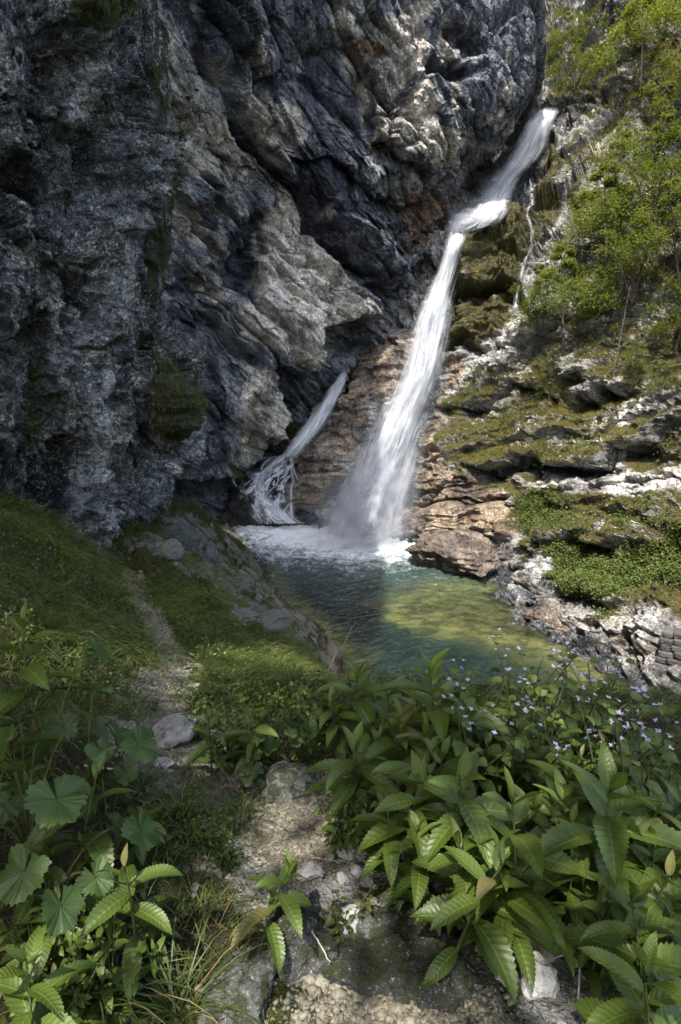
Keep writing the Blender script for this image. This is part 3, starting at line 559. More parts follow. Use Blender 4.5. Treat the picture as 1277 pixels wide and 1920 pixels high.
def ground_mat():
    t = NT('soil_and_rock'); r, g, b, a = t.attr('paint')
    n1 = t.noise(2.2, 6, .7); n2 = t.noise(14, 5, .7); n3 = t.noise(60, 3, .7)
    soil = t.mix(n2, (.018, .014, .009), (.05, .038, .022))
    c = t.mix(t.rmp(n1, .4, .6, 0, .6), soil, (.035, .045, .012))
    vo = t.n('TexVoronoi'); t.put(vo.inputs[0], t.co); vo.inputs['Scale'].default_value = 75
    pc = t.ramp(vo.outputs['Color'], [(0, (.09, .08, .06)), (1, (.60, .57, .48)), (.5, (.32, .30, .235))])
    fr = t.rmp(t.ma('ADD', r, t.ma('MULTIPLY', t.ma('SUBTRACT', n2, .5), 1.2)), .3, .6)
    c = t.mix(fr, c, pc)
    rc = t.ramp(t.ma('ADD', t.ma('MULTIPLY', n1, .6), t.ma('MULTIPLY', n2, .4)), [(.38, (.05, .048, .045)), (.62, (.24, .235, .225)), (.5, (.13, .128, .12))])
    rc = t.mix(t.rmp(t.noise(30, 4, .8), .58, .66), rc, (.38, .38, .35))
    rc = t.mix(t.rmp(t.noise(3, 5, .7, vec=t.mp(loc=(5, 5, 5))), .46, .58), rc, (.035, .042, .010))
    c = t.mix(t.rmp(t.ma('ADD', g, t.ma('MULTIPLY', t.ma('SUBTRACT', n1, .5), .9)), .35, .55), c, rc)
    tc = t.mix(t.rmp(n1, .4, .6), (.05, .045, .035), (.18, .155, .125))
    sz = t.n('SeparateXYZ'); t.put(sz.inputs[0], t.co)
    tc = t.mix(t.rmp(sz.outputs[2], WZ-.25, WZ+.12), t.mix(n1, (.06, .055, .02), (.16, .15, .06)), tc)
    tc = t.mix(t.rmp(sz.outputs[2], WZ-1.8, WZ-.6), (.06, .09, .05), tc)
    c = t.mix(t.rmp(t.ma('ADD', b, t.ma('MULTIPLY', t.ma('SUBTRACT', n1, .5), .8)), .4, .6), c, tc)
    h = t.ma('ADD', t.ma('MULTIPLY', n2, 1.0), t.ma('MULTIPLY', n3, .35))
    nb = t.bump(t.ma('MULTIPLY', vo.outputs[0], fr), .012, .8, t.bump(h, .04, .9))
    return t.done(t.pr(c, .9, nb, .15))
M_ground = ground_mat()
kind(mesh_np('ground', gv, gridq(len(ay_), len(ax_)), M_ground, cols={'paint': gp_}), 'structure', 'stony soil bank with a narrow gravel path sloping down to the pool')
def ghit(px, py, Y0=.8, Y1=30):
    """where a photo pixel meets the ground"""
    Ys = np.geomspace(Y0, Y1, 160); p = at(np.full(160, px), np.full(160, py), Ys); z = gz(p[:, 0], p[:, 1])
    i = int(np.argmax(p[:, 2] < z)) if (p[:, 2] < z).any() else 159
    i = max(i, 1); a0, b0 = p[i-1, 2]-z[i-1], p[i, 2]-z[i]; f = a0/(a0-b0+1e-9)
    q = p[i-1]*(1-f)+p[i]*f; return np.array([q[0], q[1], float(gz(q[0], q[1])[0])])

# ================================================================ POOL
wx = np.arange(-10, 12.01, .055); wy = np.arange(7, 36, .055)
WX, WY = np.meshgrid(wx, wy); fl = np.stack([WX.ravel(), WY.ravel(), WX.ravel()*0], 1)
imp = atz(690, 1000, WZ); imp2 = atz(520, 980, WZ)
r1 = np.hypot((fl[:, 0]-imp[0])*.8, fl[:, 1]-imp[1]); r2 = np.hypot(fl[:, 0]-imp2[0], (fl[:, 1]-imp2[1]))
wob = fbm(fl*.5, 3, 81)
foam = np.clip(1.4*np.exp(-(r1/5.4)**2)+.9*np.exp(-(r2/1.6)**2)+.42*np.exp(-(r1/10.5)**2)+.10*wob, 0, 1.6)
ang = R(28); ca, sa = math.cos(ang), math.sin(ang)
wq = np.stack([(fl[:, 0]*ca+fl[:, 1]*sa)*.55, (-fl[:, 0]*sa+fl[:, 1]*ca)*1.25, fl[:, 0]*0], 1); wq += .35*np.stack([wob, wob, wob], 1)
rid = lambda n_: 1-np.abs(n_)*2.2
amp = .6+1.4*np.exp(-(r1/9)**2)
wz_ = 1.5*amp*(.05*rid(perlin(wq*.9, 82))+.045*rid(perlin(wq*2.1, 83))+.020*rid(perlin(wq*4.6, 84)))+.07*np.exp(-(r1/3.2)**2)*fbm(fl*2.4, 3, 86)
wv = fl.copy(); wv[:, 2] = WZ-.05+wz_
gdep = (WZ-gbase(fl[:, 0], fl[:, 1]))
from mathutils.bvhtree import BVHTree
hb = H.P.reshape(H.nv, H.nu, 3)[::2, ::2]; nvh, nuh = hb.shape[:2]; HB = BVHTree.FromPolygons([tuple(v) for v in hb.reshape(-1, 3)], gridq(nvh, nuh).tolist())
cs = wv.reshape(len(wy), len(wx), 3)[::6, ::6]; dh = np.full(cs.shape[:2], 9.)
for i in range(cs.shape[0]):
    for j in range(cs.shape[1]):
        hit = HB.ray_cast(Vector((cs[i, j, 0], cs[i, j, 1], WZ+.05)), Vector((0, 0, -1)))
        if hit[0] is not None: dh[i, j] = WZ-hit[0].z
        elif HB.ray_cast(Vector((cs[i, j, 0], cs[i, j, 1], WZ+.05)), Vector((0, 0, 1)))[0] is not None: dh[i, j] = 0
ii = np.clip(np.arange(len(wy))/6, 0, cs.shape[0]-1.001); jj = np.clip(np.arange(len(wx))/6, 0, cs.shape[1]-1.001)
i0 = ii.astype(int); j0 = jj.astype(int); fi = (ii-i0)[:, None]; fj = (jj-j0)[None]
dhf = (dh[i0][:, j0]*(1-fi)*(1-fj)+dh[i0+1][:, j0]*fi*(1-fj)+dh[i0][:, j0+1]*(1-fi)*fj+dh[i0+1][:, j0+1]*fi*fj).ravel()
wpx, wpy, _ = proj(wv)
shoal = np.maximum(poly(wpx+wob*60, wpy+wob*18, 26, [(740, 1130), (800, 1100), (880, 1105), (960, 1150), (960, 1185), (860, 1195), (770, 1180), (700, 1170)]), 0)
dep = np.minimum(gdep, dhf); dep = np.clip(dep*(1-.86*shoal)+.12*shoal, 0, 3)/3
def water_mat():
    t = NT('pool_water'); foam_, dep_, sh, _a = t.attr('wat')
    d = t.rmp(dep_, .04, .5, smooth=False)
    n = t.noise(.55, 4, .6); n2 = t.noise(1.9, 5, .7, vec=t.mp((.7, 1.6, 1), rot=(0, 0, ang)), dist=.6)
    bed = t.mix(t.rmp(n2, .36, .64), (.028, .036, .011), (.135, .145, .045))
    deep = t.mix(t.rmp(n, .35, .65), (.003, .010, .008), (.008, .021, .016))
    body = t.mix(t.ma('MULTIPLY', t.rmp(t.ma('ADD', dep_, t.ma('MULTIPLY', t.ma('SUBTRACT', n2, .5), .2)), .05, .42), 1.0), bed, deep)
    body = t.mix(t.rmp(foam_, .05, .6, 0, .85), body, (.035, .062, .056))
    diff = t.n('BsdfDiffuse'); t.put(diff.inputs[0], body)
    tr = t.n('BsdfTransparent'); tr.inputs[0].default_value = (.55, .62, .42, 1)
    op = t.n('MixShader'); t.put(op.inputs[0], t.rmp(dep_, .0, .12, .12, 1)); t.t.links.new(tr.outputs[0], op.inputs[1]); t.t.links.new(diff.outputs[0], op.inputs[2])
    wb = t.bump(t.ma('ADD', t.noise(5.5, 4, .6, vec=t.mp((.6, 1.7, 1), rot=(0, 0, ang)), dist=.8), t.ma('MULTIPLY', t.noise(16, 3, .6), .35)), .24, 1.0)
    gl = t.n('BsdfGlossy'); gl.inputs['Roughness'].default_value = .07; t.put(gl.inputs['Normal'], wb)
    fr = t.n('Fresnel'); fr.inputs[0].default_value = 1.33; t.put(fr.inputs['Normal'], wb)
    m = t.n('MixShader'); t.put(m.inputs[0], t.ma('MULTIPLY', fr.outputs[0], 2.0, clamp=True)); t.t.links.new(op.outputs[0], m.inputs[1]); t.t.links.new(gl.outputs[0], m.inputs[2])
    fn = t.ma('ADD', t.ma('MULTIPLY', t.noise(1.7, 7, .72, vec=t.mp((.9, 1.5, 1)), dist=1.1), .75), t.ma('MULTIPLY', t.noise(7, 5, .7, dist=.6), .25))
    ff = t.rmp(t.ma('ADD', foam_, t.ma('MULTIPLY', t.ma('SUBTRACT', fn, .5), 2.6)), .42, 1.35)
    fd = t.n('BsdfDiffuse'); fd.inputs[0].default_value = (.66, .71, .73, 1)
    m2 = t.n('MixShader'); t.put(m2.inputs[0], t.ma('MULTIPLY', ff, .92)); t.t.links.new(m.outputs[0], m2.inputs[1]); t.t.links.new(fd.outputs[0], m2.inputs[2])
    return t.done(m2.outputs[0])
spark = np.maximum.reduce([line(wpx+wob*10, wpy+wob*6, 2.6, [(783, 1183), (808, 1175)])*1.3, line(wpx+wob*30, wpy+wob*8, 5, [(760, 1040), (810, 1030)])*.8])
foam = foam
kind(mesh_np('pool', wv, gridq(len(wy), len(wx)), water_mat(), cols={'wat': np.stack([foam, dep, shoal, dep*0+1], -1)}), 'structure', 'rippled green pool with foam under the waterfall and a sunlit yellow shoal')

# ================================================================ WATERFALLS
def fall_mat(name, sx=6., sy=.55, alpha=1.0, edge=.35, col=(.68, .71, .76), lo=.36, hi=.56, lace=0):
    t = NT(name); uv = t.n('TexCoord').outputs['UV']; s = t.n('SeparateXYZ'); t.put(s.inputs[0], uv); u, v = s.outputs[0], s.outputs[1]
    at_ = t.n('Attribute', attribute_name='w'); wd = t.n('SeparateColor'); t.put(wd.inputs[0], at_.outputs[0])     # R across -1..1 packed, G end fade
    cx = t.ma('ABSOLUTE', t.ma('SUBTRACT', t.ma('MULTIPLY', wd.outputs[0], 2), 1))
    n = t.noise(1, 6, .66, vec=t.mp((sx, sy, 1), vec=uv), dist=.35); n2 = t.noise(1, 3, .6, vec=t.mp((sx*.3, sy*1.2, 1), vec=uv, loc=(4, 9, 0)), dist=.8)
    e = t.rmp(t.ma('ADD', cx, t.ma('MULTIPLY', t.ma('SUBTRACT', n2, .5), .9)), 1-edge*1.6, 1.0, 1, 0)
    nn = t.ma('ADD', t.ma('MULTIPLY', n, .65), t.ma('MULTIPLY', n2, .35))
    body = t.rmp(nn, lo, hi)
    if lace:
        wp = t.n('VectorMath', operation='MULTIPLY_ADD'); t.put(wp.inputs[0], t.noise(2.2, 4, .65, vec=uv, col=True)); wp.inputs[1].default_value = (.9, .9, 0); t.put(wp.inputs[2], uv)
        e1 = t.vor(1, vec=t.mp((1.15, .5, 1), vec=wp.outputs[0]), feature='DISTANCE_TO_EDGE'); e2 = t.vor(1, vec=t.mp((3.0, 1.3, 1), vec=wp.outputs[0]), feature='DISTANCE_TO_EDGE')
        body = t.ma('MAXIMUM', t.rmp(e1, .03, .17, 1, 0), t.ma('MULTIPLY', t.rmp(e2, .02, .12, 1, 0), t.rmp(n2, .45, .6, 0, .8)))
        body = t.ma('MULTIPLY', t.ma('MAXIMUM', body, t.rmp(nn, .545, .60, 0, .8)), t.rmp(n, .36, .5, .05, 1))
    a = t.ma('MULTIPLY', t.ma('MULTIPLY', e, t.ma('MULTIPLY', body, alpha)), wd.outputs[1], clamp=True)
    d = t.n('BsdfDiffuse'); t.put(d.inputs[0], t.mix(t.rmp(nn, .35, .62), tuple(c*.62 for c in col), col)); tl = t.n('BsdfTranslucent'); t.put(tl.inputs[0], col)
    m = t.n('MixShader'); m.inputs[0].default_value = .4; t.t.links.new(d.outputs[0], m.inputs[1]); t.t.links.new(tl.outputs[0], m.inputs[2])
    tr = t.n('BsdfTransparent'); mm = t.n('MixShader'); t.put(mm.inputs[0], a); t.t.links.new(tr.outputs[0], mm.inputs[1]); t.t.links.new(m.outputs[0], mm.inputs[2])
    return t.done(mm.outputs[0])
def sheet(name, prof, mat, parent, off=0., bulge=.5, nu=28, seed=0, fade=(.0, .0), wid=1.0, rough=.12, step=.22, curve=0):
    """prof: rows (py, left px, right px, Y). Builds a bulging sheet of falling water in world space."""
    A = np.array(prof, float); l = at(A[:, 1], A[:, 0], A[:, 3]); r = at(A[:, 2], A[:, 0], A[:, 3]); c = (l+r)/2; hw = (r-l)/2*wid
    n0 = 60; C = catmull(c, n0); Hh = catmull(hw, n0); L_ = np.concatenate([[0], np.cumsum(np.linalg.norm(np.diff(C, axis=0), axis=1))])
    nv = max(12, int(L_[-1]/step)); s = np.linspace(0, L_[-1], nv); C = np.stack([np.interp(s, L_, C[:, i]) for i in range(3)], 1); Hh = np.stack([np.interp(s, L_, Hh[:, i]) for i in range(3)], 1)
    u = np.linspace(-1, 1, nu); W = np.linalg.norm(Hh, axis=1)
    view = C-np.array([0, 0, CAMZ]); view /= np.linalg.norm(view, axis=1)[:, None]
    P = C[:, None]+Hh[:, None]*u[None, :, None]-view[:, None]*((1-u**2)[None, :, None]*bulge*W[:, None, None]+off)
    P = P.reshape(-1, 3); uu = np.tile(u, nv); ss = np.repeat(s, nu); ww = np.repeat(W, nu)
    nz_ = fbm(np.stack([uu*ww*1.3, ss*.35, ss*0+seed], 1), 4, 90+seed)
    P -= np.repeat(view, nu, 0)*(nz_*rough*np.clip(ww, .2, 3))[:, None]
    f = sstep(0, max(fade[0], 1e-3), ss)*sstep(0, max(fade[1], 1e-3), L_[-1]-ss)
    col = np.stack([uu*.5+.5, f, f*0, f*0+1], 1)
    return mesh_np(name, P, gridq(nv, nu), mat, parent, uv=np.stack([uu*ww+seed*3.7, ss], 1), cols={'w': col})
Mw_core = fall_mat('white_water', 2.2, .42, 1.0, .45, lo=.22, hi=.44)
Mw_mid = fall_mat('white_water_streaks', 7.0, .30, .95, .5, lo=.42, hi=.58, col=(.78, .81, .86))
Mw_soft = fall_mat('drifting_spray', 1.1, .7, .72, 1.0, lo=.33, hi=.62, col=(.70, .72, .77))
Mw_thin = fall_mat('thin_water', 9.0, 2.2, .8, .8, lo=.42, hi=.58)
Mw_brd = fall_mat('braided_water', 7.0, 2.2, 1.0, .9, lo=.34, hi=.48, col=(.8, .83, .87))
lower = [(398, 852, 884, 35.0), (425, 844, 878, 34.4), (455, 838, 868, 33.6), (500, 824, 855, 32.4), (550, 802, 846, 31.3), (600, 782, 840, 30.6), (650, 768, 832, 30.2), (700, 752, 822, 29.8), (750, 728, 806, 29.5),
         (800, 702, 790, 29.2), (850, 674, 778, 29.0), (900, 650, 768, 28.8), (950, 630, 757, 28.7), (985, 616, 750, 28.6), (1006, 607, 746, 28.5)]
wf = thing('waterfall', 'tall white waterfall leaping down the gully into the middle of the pool', 'waterfall', (0, 0, 0))
for k_ in range(6):
    d_ = min(sdepth(H, px, lower[k_][0], 5) for px in (lower[k_][1], lower[k_][2]))*float(ray(850, lower[k_][0])[1])-.35; lower[k_] = lower[k_][:3]+(min(lower[k_][3], d_),)
sheet('main_stream', lower, Mw_core, wf, 0, .55, 44, 1, (.15, .3), 1.12)
sheet('streaked_water', lower, Mw_mid, wf, .35, .55, 44, 2, (.2, .6), 1.38, .4)
sheet('spray', lower[3:], Mw_soft, wf, .8, .6, 36, 3, (3, 1.2), 1.3, .5)
sheet('spray', lower[7:], Mw_soft, wf, 1.1, .6, 36, 4, (4, .8), 1.42, .6)
for q_ in range(5): sheet('spray', [(800+22*q_, 695, 800, 28.4-.3*q_), (880, 650, 778, 28.0-.3*q_), (950, 608, 768, 27.7-.3*q_), (1020+4*q_, 570, 775, 27.4-.3*q_)], Mw_soft, wf, .4, .5, 30, 50+q_, (2.5, .9), 1.25+.08*q_, .7)
sheet('side_trickle', [(830, 768, 790, 28.6), (880, 756, 782, 28.4), (930, 744, 764, 28.2), (985, 734, 754, 28)], Mw_mid, wf, .2, .3, 16, 6, (1, .4), 1.0, .2)
def hug(rows_, surfs, off):
    out = []
    for r_ in rows_:
        d = min(sdepth(q, px, r_[0], 5) for q in surfs for px in (r_[1], (r_[1]+r_[2])/2, r_[2])); out.append([r_[0], r_[1], r_[2], (d-off)*float(ray((r_[1]+r_[2])/2, r_[0])[1])])
    a = np.array(out); y0 = a[:, 3].copy(); a[1:-1, 3] = np.minimum(y0[1:-1], (y0[:-2]+y0[1:-1]+y0[2:])/3); return a
upper = [(200, 1018, 1052, 43), (212, 1003, 1046, 42.2), (228, 990, 1036, 41.6), (250, 980, 1028, 40.9), (280, 963, 1016, 39.9), (310, 944, 996, 38.9), (340, 922, 972, 37.9), (370, 905, 958, 36.9), (400, 884, 946, 35.9), (418, 868, 930, 35.3), (436, 852, 880, 34.6)]
upper = hug(upper, [H], .4)
uf = thing('waterfall', 'upper waterfall sliding down the dark gully beneath the overhanging cliff', 'waterfall', (0, 0, 0))
sheet('main_stream', upper, Mw_mid, uf, .6, .25, 34, 7, (1.4, .6), 1.25, .3)
sheet('main_stream', upper, Mw_core, uf, .3, .25, 34, 8, (1.0, 2.2), 1.15, .25)
sheet('main_stream', hug([(375, 906, 960, 36.6), (395, 898, 950, 36.1), (415, 892, 930, 35.4), (428, 886, 912, 35.0)], [H], .3), Mw_mid, uf, .8, .3, 26, 9, (.8, .4), 1, .2)
sheet('spray', hug([(300, 925, 985, 38.6), (340, 895, 960, 37.4), (380, 868, 935, 36), (420, 840, 905, 34.8), (450, 834, 872, 33.9)], [H], .8), Mw_soft, uf, 1.0, .4, 30, 10, (2, 1), 1.2, .5)
sheet('spray', [(375, 838, 862, 34.8), (400, 836, 872, 34.6), (430, 838, 880, 34.2), (450, 838, 872, 33.8)], Mw_soft, uf, .6, .4, 20, 11, (1.5, .5), 1.2, .5)
def ribbon(name, pts, mat, parent, surf, off=.3, seed=0, fade=(.1, .1), bulge=.3, surfs=None):
    prof = []
    for px, py, w_ in pts:
        d = min(sdepth(q, px, py) for q in (surfs or [surf])); prof.append((py, px-w_/2, px+w_/2, (d-off)*float(ray(px, py)[1])))
    P = np.array(prof)
    if len(P) > 4: P[1:-1, 3] = (P[:-2, 3]+P[1:-1, 3]+P[2:, 3])/3
    return sheet(name, P, mat, parent, 0, bulge, 12, seed, fade, 1, .1, .1)
rv = thing('rivulet', 'thin rivulet trickling down the mossy rock right of the main waterfall', 'rivulet')
ribbon('stream', [(993, 334, 6), (996, 350, 9), (997, 368, 10), (998, 382, 14), (991, 390, 11), (988, 402, 10), (994, 418, 10), (998, 436, 11), (997, 455, 9), (994, 472, 8), (985, 486, 9), (981, 500, 9), (976, 520, 10), (971, 545, 12), (968, 565, 14), (966, 584, 15)], Mw_thin, rv, H, .45, 12, (.1, .3))
cd = thing('cascade', 'smaller waterfall in the left crevice fanning into braids over mossy rock', 'waterfall')
cas = [(688, 645, 652, 33.6), (705, 636, 650, 33.3), (725, 622, 645, 33), (750, 606, 630, 32.6), (775, 588, 618, 32.2), (800, 570, 602, 31.8), (825, 552, 582, 31.4), (845, 538, 566, 31.1), (862, 528, 552, 30.9)]
cas = hug(cas, [H, B], .25)
def cY(py): return np.interp(py, [688, 862, 985], [33.6, 30.9, 29.9])
sheet('main_stream', cas, Mw_core, cd, .3, .4, 24, 15, (.9, .5), 1.3, .2, .12)
sheet('main_stream', cas, Mw_mid, cd, .45, .4, 24, 16, (1.0, .5), 1.55, .2, .12)
brd = [[(532, 852, 20), (512, 872, 26), (492, 892, 26), (486, 912, 28), (494, 935, 34), (508, 955, 42), (520, 978, 60)], [(512, 955, 44), (530, 972, 50), (545, 983, 56)]]
r_b = np.random.default_rng(3)
for k_ in range(6):
    f_ = (0, .12, .3, .55, .8, 1.0)[k_]; x1 = 446+100*f_; x0 = 548-22*(1-f_); y1 = 974+r_b.normal()*5 if f_ > .12 else 905+60*r_b.random(); n_b = 9; q_ = np.linspace(0, 1, n_b); wob_ = np.cumsum(r_b.normal(size=n_b))*5
    xs = x0+(x1-x0)*(q_**(.55 if f_ < .5 else 1.3))+wob_*np.sin(q_*3.14); ys = 850+r_b.random()*12+(y1-850)*q_**(1.25 if f_ < .5 else 1.0)
    brd.append([(yy if False else float(xx), float(yy), float(w_)) for xx, yy, w_ in zip(xs, ys, 4+7*r_b.random(n_b))])
for k_, b_ in enumerate(brd):
    prof = [(py, px-w_/2, px+w_/2, float(cY(py))-.35-.02*k_) for px, py, w_ in b_]
    sheet('braid', prof, Mw_mid if k_ == 1 else Mw_brd, cd, 0, .3, 12, 17+k_, (.15, .15), 1.5 if k_ < 2 else 1.2, .4, .06)
Mw_lace = fall_mat('lacy_water', 9, 2.5, 1.0, .35, lace=1, col=(.8, .83, .87))
fan = [(846, 534, 566), (862, 514, 560), (880, 484, 556), (898, 452, 554), (918, 444, 550), (940, 450, 545), (962, 466, 548), (984, 480, 562)]
sheet('foaming_fan', [(a_, b_, c_, float(cY(a_))-.5) for a_, b_, c_ in fan], Mw_lace, cd, 0, .18, 30, 44, (.2, .2), 1.0, .3, .07)
# mossy rock that carries the braids

# ================================================================ LEAVES
def leaf_mat(name, dark, light, veins=None, trans=.35, rough=.45, spec=.45, nveins=9, bump=.0014, vein_col=None, slope=.55, radial=False):
    t = NT(name); tn = t.n('Attribute', attribute_name='tint'); ts = t.n('SeparateColor'); t.put(ts.inputs[0], tn.outputs[0]); tint, dead = ts.outputs[0], ts.outputs[1]
    oi = t.n('ObjectInfo')
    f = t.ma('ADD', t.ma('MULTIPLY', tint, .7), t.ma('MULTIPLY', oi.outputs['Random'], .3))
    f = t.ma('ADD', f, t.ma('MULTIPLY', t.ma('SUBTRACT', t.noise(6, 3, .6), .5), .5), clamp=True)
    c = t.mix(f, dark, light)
    c = t.mix(dead, c, (.26, .20, .085))
    if veins: c = t.mix(t.rmp(t.noise(38, 3, .7), .66, .74, 0, .7), c, (.16, .11, .04))
    nb = None
    if veins:
        uv = t.n('TexCoord').outputs['UV']; s = t.n('SeparateXYZ'); t.put(s.inputs[0], uv); au = t.ma('ABSOLUTE', s.outputs[0]); v = s.outputs[1]
        if radial:
            k_ = t.ma('FRACT', t.ma('MULTIPLY', s.outputs[0], nveins)); sv = t.ma('ABSOLUTE', t.ma('SUBTRACT', k_, .5)); vl = t.ma('MULTIPLY', t.rmp(t.ma('ADD', sv, t.ma('MULTIPLY', t.ma('SUBTRACT', t.noise(9, 3, .6, vec=uv), .5), .16)), .0, .07, 1, 0), .55)
            vv = t.vor(7, vec=t.mp((5, 1.6, 1), vec=uv), feature='DISTANCE_TO_EDGE'); hh = t.ma('ADD', t.ma('MULTIPLY', sv, 1.6), t.ma('MINIMUM', vv, .2))
        else:
            k_ = t.ma('FRACT', t.ma('SUBTRACT', t.ma('MULTIPLY', v, nveins), t.ma('MULTIPLY', au, slope*2.2))); sv = t.ma('ABSOLUTE', t.ma('SUBTRACT', k_, .5))
            vl = t.ma('MAXIMUM', t.ma('MULTIPLY', t.rmp(sv, .0, .10, 1, 0), .55), t.rmp(au, .03, .09, 1, 0)); hh = t.ma('ADD', t.ma('MULTIPLY', sv, 1.5), t.ma('MULTIPLY', t.rmp(au, 0, .12), .6))
            hh = t.ma('ADD', hh, t.ma('MULTIPLY', t.noise(60, 2, .6), .5))
        c = t.mix(t.ma('MULTIPLY', vl, .32), c, vein_col or tuple(min(1, x*1.9+.02) for x in light)); nb = t.bump(hh, bump, .8)
    p = t.pr(c, rough, nb, spec); tl = t.n('BsdfTranslucent'); t.put(tl.inputs[0], t.mix(1, c, (1.3, 1.25, .55), 'MULTIPLY'))
    m = t.n('MixShader'); m.inputs[0].default_value = trans; t.t.links.new(p, m.inputs[1]); t.t.links.new(tl.outputs[0], m.inputs[2])
    return t.done(m.outputs[0])
M_lance = leaf_mat('lance_leaf', (.038, .066, .010), (.122, .172, .028), True, .28, .42, .45, 11)
M_round = leaf_mat('butterbur_leaf', (.020, .042, .008), (.060, .096, .020), True, .2, .42, .4, 9, .0022, radial=True)
M_heart = leaf_mat('heart_leaf', (.036, .062, .010), (.095, .135, .024), True, .3, .45, .4, 6)
M_herb = leaf_mat('herb_leaf', (.034, .058, .009), (.095, .135, .022), None, .3)
M_grass = leaf_mat('grass_blade', (.034, .060, .010), (.118, .158, .032), None, .3, .5)
M_hgrass = leaf_mat('slope_grass', (.075, .085, .018), (.27, .265, .085), None, .3, .7, .2)
M_carpet = leaf_mat('carpet_leaf', (.058, .086, .018), (.155, .195, .052), None, .3, .55, .3)
M_tree = leaf_mat('tree_leaf', (.062, .088, .022), (.190, .232, .070), None, .45, .5, .3)
M_conif = leaf_mat('dark_shrub_leaf', (.018, .032, .007), (.060, .085, .018), None, .3, .6, .3)
def bark_mat(name, a, b, sc=18):
    t = NT(name); n = t.noise(sc, 5, .7, vec=t.mp((1, 1, .25))); return t.done(t.pr(t.mix(t.rmp(n, .35, .65), a, b), .85, t.bump(n, .01), .2))
M_stem = bark_mat('green_stem', (.05, .045, .018), (.09, .11, .035), 40)
M_bark = bark_mat('bark', (.035, .028, .022), (.12, .105, .09)); M_dead = bark_mat('dead_wood', (.22, .20, .17), (.50, .47, .42), 30)
M_petal = leaf_mat('lilac_petal', (.42, .38, .68), (.62, .58, .86), None, .4, .6, .2)

def leaf_shape(L=1., W=.3, teeth=16, droop=.9, a0=.3, fold=.25, mx=.38, tip=1.15, wave=.02, seed=0, cols=5, twist=0.):
    """serrated leaf along +x; returns V, Q, UV"""
    rg = np.random.default_rng(seed); nr = teeth*2+1; t = np.linspace(0, 1, nr)
    p = mx/(1-mx)*tip; w = (t+.004)**p*(1-t)**tip; w = w/w.max()*W*.5; w[-1] = 0.0005
    ang = a0-droop*t**1.2; dx = np.cos(ang)*L/nr; dz = np.sin(ang)*L/nr; X = np.cumsum(dx)-dx[0]; Z = np.cumsum(dz)-dz[0]
    u = np.linspace(-1, 1, cols); tooth = np.where(np.arange(nr) % 2 == 1, 1.0, .86)
    V = np.zeros((nr, cols, 3)); nx, nz = -np.sin(ang), np.cos(ang); ph = rg.random()*6
    for j, q in enumerate(u):
        ww = w*q*(tooth if abs(q) == 1 else 1)
        lift = np.abs(ww)*fold+wave*L*np.sin(t*9+ph+q*2)*abs(q)*np.minimum(1, w/(W*.3))
        sh = np.where(np.arange(nr) % 2 == 1, .35, 0)*L/nr if abs(q) == 1 else 0
        ct, st_ = np.cos(twist*t), np.sin(twist*t)
        V[:, j, 0] = X+nx*(lift+ww*st_)+sh; V[:, j, 1] = ww*ct; V[:, j, 2] = Z+nz*(lift+ww*st_)
    uv = np.stack([np.tile(u, nr), np.repeat(t, cols)], 1)
    return V.reshape(-1, 3), gridq(nr, cols), uv
def round_leaf(D=.24, seed=0, jag=.07, cup=.15, lobes=13):
    rg = np.random.default_rng(seed); na, nr_ = 89, 7; a = np.linspace(-2.95, 2.95, na); r = np.linspace(0.02, 1, nr_)
    edge = .5*D*(1+jag*np.sign(np.sin(a*lobes*1.6))*(.6+.4*np.cos(a*lobes*3.2))+.10*np.cos(a*2.5)+.05*np.cos(a*lobes*.55+rg.random()*6))*(1-.28*np.exp(-((np.abs(a)-2.75)/.35)**2))
    A, Rr = np.meshgrid(a, r); rad = Rr*edge[None]
    V = np.stack([rad*np.cos(A), rad*np.sin(A), D*(cup*Rr**2-.10*Rr**3)+.075*D*np.sin(A*2+rg.random()*6)*Rr**2+.045*D*np.sin(A*5+rg.random()*6)*Rr**2+.003*D*np.cos(A*lobes)*Rr], -1)
    uv = np.stack([(A/5.5+.5), Rr], -1)
    return V.reshape(-1, 3), gridq(nr_, na), uv.reshape(-1, 2)
def rot_z(a): c, s = math.cos(a), math.sin(a); return np.array([[c, -s, 0], [s, c, 0], [0, 0, 1]])
def rot_y(a): c, s = math.cos(a), math.sin(a); return np.array([[c, 0, s], [0, 1, 0], [-s, 0, c]])
def rot_x(a): c, s = math.cos(a), math.sin(a); return np.array([[1, 0, 0], [0, c, -s], [0, s, c]])
class Bag:
    def __init__(s): s.V, s.Q, s.UV, s.T, s.n = [], [], [], [], 0
    def add(s, V, Q, uv, tint=(.5, 0)):
        s.V.append(V); s.Q.append(Q+s.n); s.UV.append(uv); s.T.append(np.tile([tint[0], tint[1], 0, 1], (len(V), 1))); s.n += len(V)
    def build(s, name, mat, parent=None):
        return mesh_np(name, np.concatenate(s.V), np.concatenate(s.Q), mat, parent, uv=np.concatenate(s.UV), cols={'tint': np.concatenate(s.T)})

